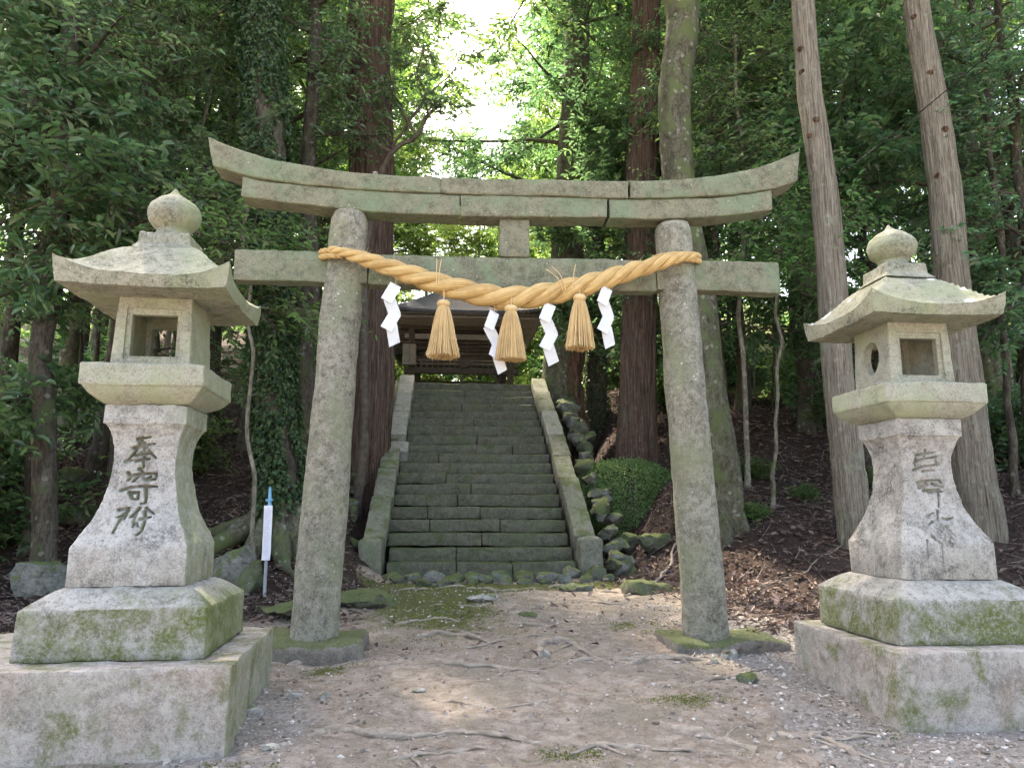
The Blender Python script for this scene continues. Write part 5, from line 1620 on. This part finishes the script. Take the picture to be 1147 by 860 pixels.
# ------------------------------------------------------------------ forest trees
protos = []
specs = [  # h, h0, R, limbs, trunk radius, leaf, bark, leaf length
    (9, 2.2, 2.0, 20, .11, 'leaf_dark', 'darkbark', .088), (10, 2.6, 2.3, 20, .13, 'leaf_mid', 'darkbark', .10), (12, 3.4, 2.4, 22, .15, 'leaf_mid', 'mossbark', .11),
    (7, 1.0, 1.7, 18, .08, 'leaf_dark', 'darkbark', .145), (13, 4.0, 2.8, 24, .17, 'leaf_light', 'mossbark', .12), (8, 1.6, 2.0, 18, .09, 'leaf_light', 'palebark', .11)]
for k, (h, h0, Rr, nl, tr, lm, bk, L) in enumerate(specs):
    protos.append(gen_tree(900 + k, h, h0, Rr, nl, tr, lm, bk, lean=(random.uniform(-.5, .5), 0), L=L, wob=.04))
PL = [  # x, y, proto, scale
    # left side
    (-5.6, 7.4, 3, .95), (-4.9, 9.2, 0, .9), (-6.7, 9.6, 1, 1.0), (-4.4, 12.2, 0, 1.0), (-5.2, 12.6, 1, 1.05), (-7.6, 12.6, 2, 1.0), (-4.6, 15.4, 2, 1.1),
    (-6.6, 16.2, 0, 1.3), (-9.2, 15.2, 1, 1.2), (-8.4, 19.2, 2, 1.2), (-5.6, 20.2, 4, 1.1), (-11.2, 19.5, 2, 1.3), (-4.6, 24, 5, 1.3), (-8.0, 24.5, 4, 1.3), (-12.5, 25, 4, 1.3), (-15.5, 22, 2, 1.4),
    (-6.4, 30, 4, 1.4), (-11, 32, 4, 1.5), (-17, 31, 4, 1.6), (2.3, 31, 5, 1.45), (-1.2, 40, 4, 1.5), (-4.5, 24.5, 5, 1.0), (-.6, 33.5, 4, 1.1), (-2.0, 36, 5, 1.5), (-9, 40, 4, 1.7), (-21, 38, 4, 1.8),
    # right side
    (2.2, 13.4, 3, .9), (3.4, 11.8, 0, .9), (5.4, 11.2, 3, 1.05), (7.0, 9.8, 0, 1.0), (8.6, 12.2, 1, 1.05), (4.4, 14.0, 1, 1.0), (6.4, 14.4, 0, 1.15), (2.6, 16.2, 2, 1.0), (9.8, 15.6, 2, 1.15),
    (4.9, 17.6, 2, 1.1), (7.6, 18.4, 1, 1.25), (2.2, 19.4, 1, 1.1), (12.2, 18.4, 1, 1.35), (5.4, 22, 4, 1.15), (9.6, 22.5, 2, 1.35), (2.8, 24, 4, 1.2), (14.5, 23.5, 4, 1.4), (7.2, 27, 4, 1.3), (12, 29, 4, 1.45), (3.4, 30, 4, 1.35),
    (18, 29, 4, 1.6), (8.2, 35, 4, 1.6), (1.6, 36, 5, 1.5), (15, 38, 4, 1.8), (22, 38, 4, 1.9), (3.0, 43, 5, 1.8), (-5, 44, 5, 1.9)]
def zone_label(x, y, k):
    col = {0: 'dark leaved evergreen', 1: 'mid green bushy tree', 2: 'tall mid green tree', 3: 'low dense dark evergreen', 4: 'tall pale green tree', 5: 'light green spreading tree'}[k]
    side = 'left of the stairs' if x < 0 else 'right of the stairs'
    if abs(x) < 3.8 and y > 22: side = 'beyond the shrine pavilion'
    elif x < -5 and y < 13: side = 'behind the left lantern'
    elif x > 5 and y < 14: side = 'behind the right lantern'
    far = 'in the near thicket' if y < 13 else ('in the middle of the wood' if y < 21 else 'deep in the wood')
    return f'{col} {far} {side}'
first = {}
for i_, (x, y, k, sc) in enumerate(PL):
    e = place_tree('forest_tree', protos[k][0], protos[k][1], x, y, zone_label(x, y, k), 'trees of the surrounding wood', random.uniform(0, 6.28), sc * random.uniform(.93, 1.08))

# the far wood: one mass of foliage on the hill behind
rng = np.random.default_rng(70)
n = 5200
y = rng.uniform(27, 62, n); x = rng.uniform(-.95, .95, n) * y
zt = ground(x, y) + rng.uniform(0, 1, n) ** 1.3 * np.where(np.abs(lane(x, y)) < 4.5, 5.0, 11.0)
clump = fbm(np.stack([x * .16, y * .16, zt * .22], 1), 3, 71)
k = clump > -.12
A = np.stack([x, y, zt], 1)[k]
ow = rng.normal(size=A.shape); ow /= np.linalg.norm(ow, axis=1)[:, None]
tag(obj('distant_wood', crown_mesh('distant_wood', A, ow, rng, M['leaf_mid'], twigs=3, tl=1.1, nl=10, L=.26, W=.5)), kind='stuff')

# low undergrowth shrubs
def gen_bush(seed, R0, h, lm, L):
    rng = np.random.default_rng(seed)
    mb = MB(); anch, ow = [], []
    for k in range(14):
        lp = limb_path((0, 0, -.05), k * 2.4, rng.uniform(.5, 1.4), h * rng.uniform(.7, 1.1), rng, 6, .2)
        mb.tube(lp, np.linspace(.018, .006, len(lp)), 5, cap=False)
        for q in range(7):
            a = rng.uniform(1.5, len(lp) - 1); i0 = int(min(a, len(lp) - 2)); anch.append(lp[i0]); ow.append(lp[-1] - lp[0])
    ow = np.array(ow); ow /= np.linalg.norm(ow, axis=1)[:, None]
    st = mesh_np('stem', np.concatenate(mb.V), np.concatenate(mb.Q), None, [M['darkbark']], None, True)
    cr = crown_mesh('foliage', np.array(anch), ow, rng, M[lm], twigs=4, tl=.4, nl=9, L=L, W=.4)
    return st, cr
bushes = [gen_bush(50, 1, 1.4, 'leaf_dark', .10), gen_bush(51, 1, 1.1, 'leaf_mid', .09), gen_bush(52, 1, 2.0, 'leaf_light', .11), gen_bush(53, 1, .35, 'leaf_mid', .07)]
BL = [(-6.2, 8.4, 0, 1.2), (-7.4, 10.2, 0, 1.3), (-5.0, 11.0, 1, 1.1), (-6.4, 13.4, 1, 1.4), (-4.2, 14.6, 0, 1.2), (-8.5, 14.5, 0, 1.5), (-5.5, 18.2, 0, 1.6), (-9.5, 18, 1, 1.7), (-5.6, 22.5, 2, 1.4),
      (7.6, 11.2, 0, 1.3), (5.6, 12.8, 0, 1.0), (9.4, 13.8, 1, 1.5), (6.8, 16.2, 1, 1.5), (4.2, 16.4, 0, 1.3), (3.4, 14.9, 1, 1.0), (3.2, 18.4, 0, 1.4), (9.2, 18.5, 0, 1.6), (12, 16, 0, 1.6), (6, 20, 1, 1.6), (3.0, 21.8, 1, 1.5),
      (-4.2, 27.5, 2, 1.6), (-2.4, 28.5, 2, 1.5), (-.8, 28, 2, 1.6), (.8, 28.6, 2, 1.5), (-3.2, 31, 2, 2.0), (-1.4, 32, 2, 2.2), (.2, 31.6, 2, 2.0), (1.8, 30.6, 2, 1.9), (-5.6, 26, 2, 1.7),
      (4.0, 10.3, 3, .45), (3.1, 9.6, 3, .4), (3.6, 11.3, 3, .7), (5.0, 10.6, 3, .5)]
for (x, y, k, sc) in BL:
    where = 'behind the shrine pavilion' if (abs(x + 1) < 5 and y > 25) else ('on the left slope' if x < 0 else 'on the right slope')
    lb = {0: 'dark leafy undergrowth shrub', 1: 'mid green undergrowth shrub', 2: 'bright sunlit shrub', 3: 'small fresh seedling'}[k] + (' ' + where if k != 3 else ' in the leaf litter behind the right gate pillar')
    e = empty('undergrowth_shrub' if k != 3 else 'seedling', (x, y, gz(x, y)), random.uniform(0, 6), lb, 'shrub' if k != 3 else 'seedling', 'undergrowth of the wood' if k != 3 else 'seedlings in the leaf litter')
    e.scale = (sc,) * 3
    obj('stem', bushes[k][0], e); obj('foliage', bushes[k][1], e)

# thin bare stems between the big trunks
rng = np.random.default_rng(66)
for k in range(46):
    y = rng.uniform(10.5, 24); x = rng.choice([-1, 1]) * rng.uniform(.22, .72) * y
    h = rng.uniform(4, 9)
    zz = np.linspace(-.2, h, 12)
    P = np.stack([np.cumsum(rng.normal(size=12) * .05) + zz * rng.uniform(-.1, .1), np.cumsum(rng.normal(size=12) * .05), zz], 1)
    mb = MB(); mb.tube(P, np.linspace(rng.uniform(.025, .085), .012, 12), 9)
    o = mb.build('bare_sapling', M[['darkbark', 'palebark', 'mossbark'][k % 3]], None, loc=(x, y, gz(x, y)), smooth=True, sharp=None)
    tag(o, f"thin {['dark', 'pale', 'mossy'][k % 3]} bare stem standing in the shade {'left' if x < 0 else 'right'} of the stairs", 'sapling', 'thin stems in the wood')

# dark crooked tree that shows through the gap left of the centre
b_ = atY(398, 560, 10.9); b_[2] = gz(b_[0], 10.9)
e = empty('crooked_tree', b_, 0, 'dark crooked tree with bare forking limbs above the left half of the lintel', 'tree')
def pxpath(pts): return catmull([atY(a, b, c) - b_ for a, b, c in pts], 8)
mb = MB(); rng = np.random.default_rng(5)
p_ = catmull([(0, 0, -.3), (.1, 0, 1.2), *[atY(a, b, c) - b_ for a, b, c in ((408, 300, 10.9), (424, 205, 10.9), (440, 170, 10.8), (468, 150, 10.7), (480, 128, 10.6), (503, 112, 10.5))]], 8)
mb.tube(p_, np.linspace(.075, .02, len(p_)), 12)
for L_, r_ in ((((430, 192, 10.9), (444, 158, 10.9), (462, 132, 11), (476, 108, 11), (468, 82, 11), (474, 55, 11)), .035), (((466, 151, 10.7), (452, 128, 10.6), (440, 96, 10.5), (446, 60, 10.5)), .028),
               (((480, 128, 10.6), (470, 100, 10.5), (462, 72, 10.4)), .018), (((440, 170, 10.8), (420, 160, 10.7), (396, 138, 10.6), (375, 118, 10.5)), .022), (((476, 108, 11), (500, 88, 11.1), (520, 60, 11.2)), .018)):
    q_ = pxpath(L_); mb.tube(q_, np.linspace(r_, r_ * .35, len(q_)), 8)
mb.build('trunk', M['twig'], e, disp=[(6, .02, 3)], sharp=None)
an = np.array([atY(a, b, c) - b_ for a, b, c in ((503, 112, 10.5), (474, 55, 11), (468, 82, 11), (446, 60, 10.5), (440, 96, 10.5), (462, 72, 10.4), (380, 112, 10.5), (520, 60, 11.2), (500, 88, 11.1), (490, 120, 10.6), (460, 35, 10.6), (480, 20, 11), (510, 30, 11.2))])
an = np.concatenate([an, an + rng.normal(size=an.shape) * .25])
obj('crown', crown_mesh('crown', an, rng.normal(size=an.shape) * .4, rng, M['leaf_dark'], twigs=5, tl=.4, nl=9, L=.10), e)

# black cable strung from upper right
p0, p1, p2 = atY(1160, 15, 6.2), atY(1040, 118, 7.4), atY(912, 220, 9.0)
mb = MB(); mb.tube(catmull([p0, p1, p2], 12), .006, 6)
tag(mb.build('cable', M['cable']), 'thin black cable slanting across the thick right cypress', 'cable')

# ------------------------------------------------------------------ light
SUN_EL, SUN_AZ = R_(58), R_(-28)     # azimuth from +Y towards +X
w = bpy.data.worlds.new('World'); scene.world = w; w.use_nodes = True
nt = w.node_tree
bg = nt.nodes['Background']
sky = nt.nodes.new('ShaderNodeTexSky'); sky.sky_type = 'NISHITA'; sky.sun_disc = False
sky.sun_elevation = SUN_EL; sky.sun_rotation = SUN_AZ; sky.dust_density = 4.0; sky.air_density = 1.0; sky.ozone_density = 1.0
nt.links.new(sky.outputs[0], bg.inputs[0]); bg.inputs[1].default_value = .15
sun = bpy.data.lights.new('sun', 'SUN'); sun.energy = 3.6; sun.angle = R_(2.0); sun.color = (1, .95, .87)
so = bpy.data.objects.new('sun', sun)
d = Vector((math.sin(SUN_AZ) * math.cos(SUN_EL), math.cos(SUN_AZ) * math.cos(SUN_EL), math.sin(SUN_EL)))
so.rotation_euler = d.to_track_quat('Z', 'Y').to_euler(); so.location = (0, 0, 30)
link(so)
scene.view_settings.view_transform = 'Standard'; scene.view_settings.look = 'None'
scene.view_settings.exposure = 2.72; scene.view_settings.gamma = 1
scene.view_settings.use_white_balance = True; scene.view_settings.white_balance_temperature = 7700; scene.view_settings.white_balance_tint = 10
scene.cycles.max_bounces = 6; scene.cycles.diffuse_bounces = 3; scene.cycles.glossy_bounces = 2; scene.cycles.transmission_bounces = 3
scene.cycles.use_denoising = True
scene.cycles.denoising_prefilter = 'NONE'
scene.cycles.use_adaptive_sampling = True; scene.cycles.adaptive_threshold = .03
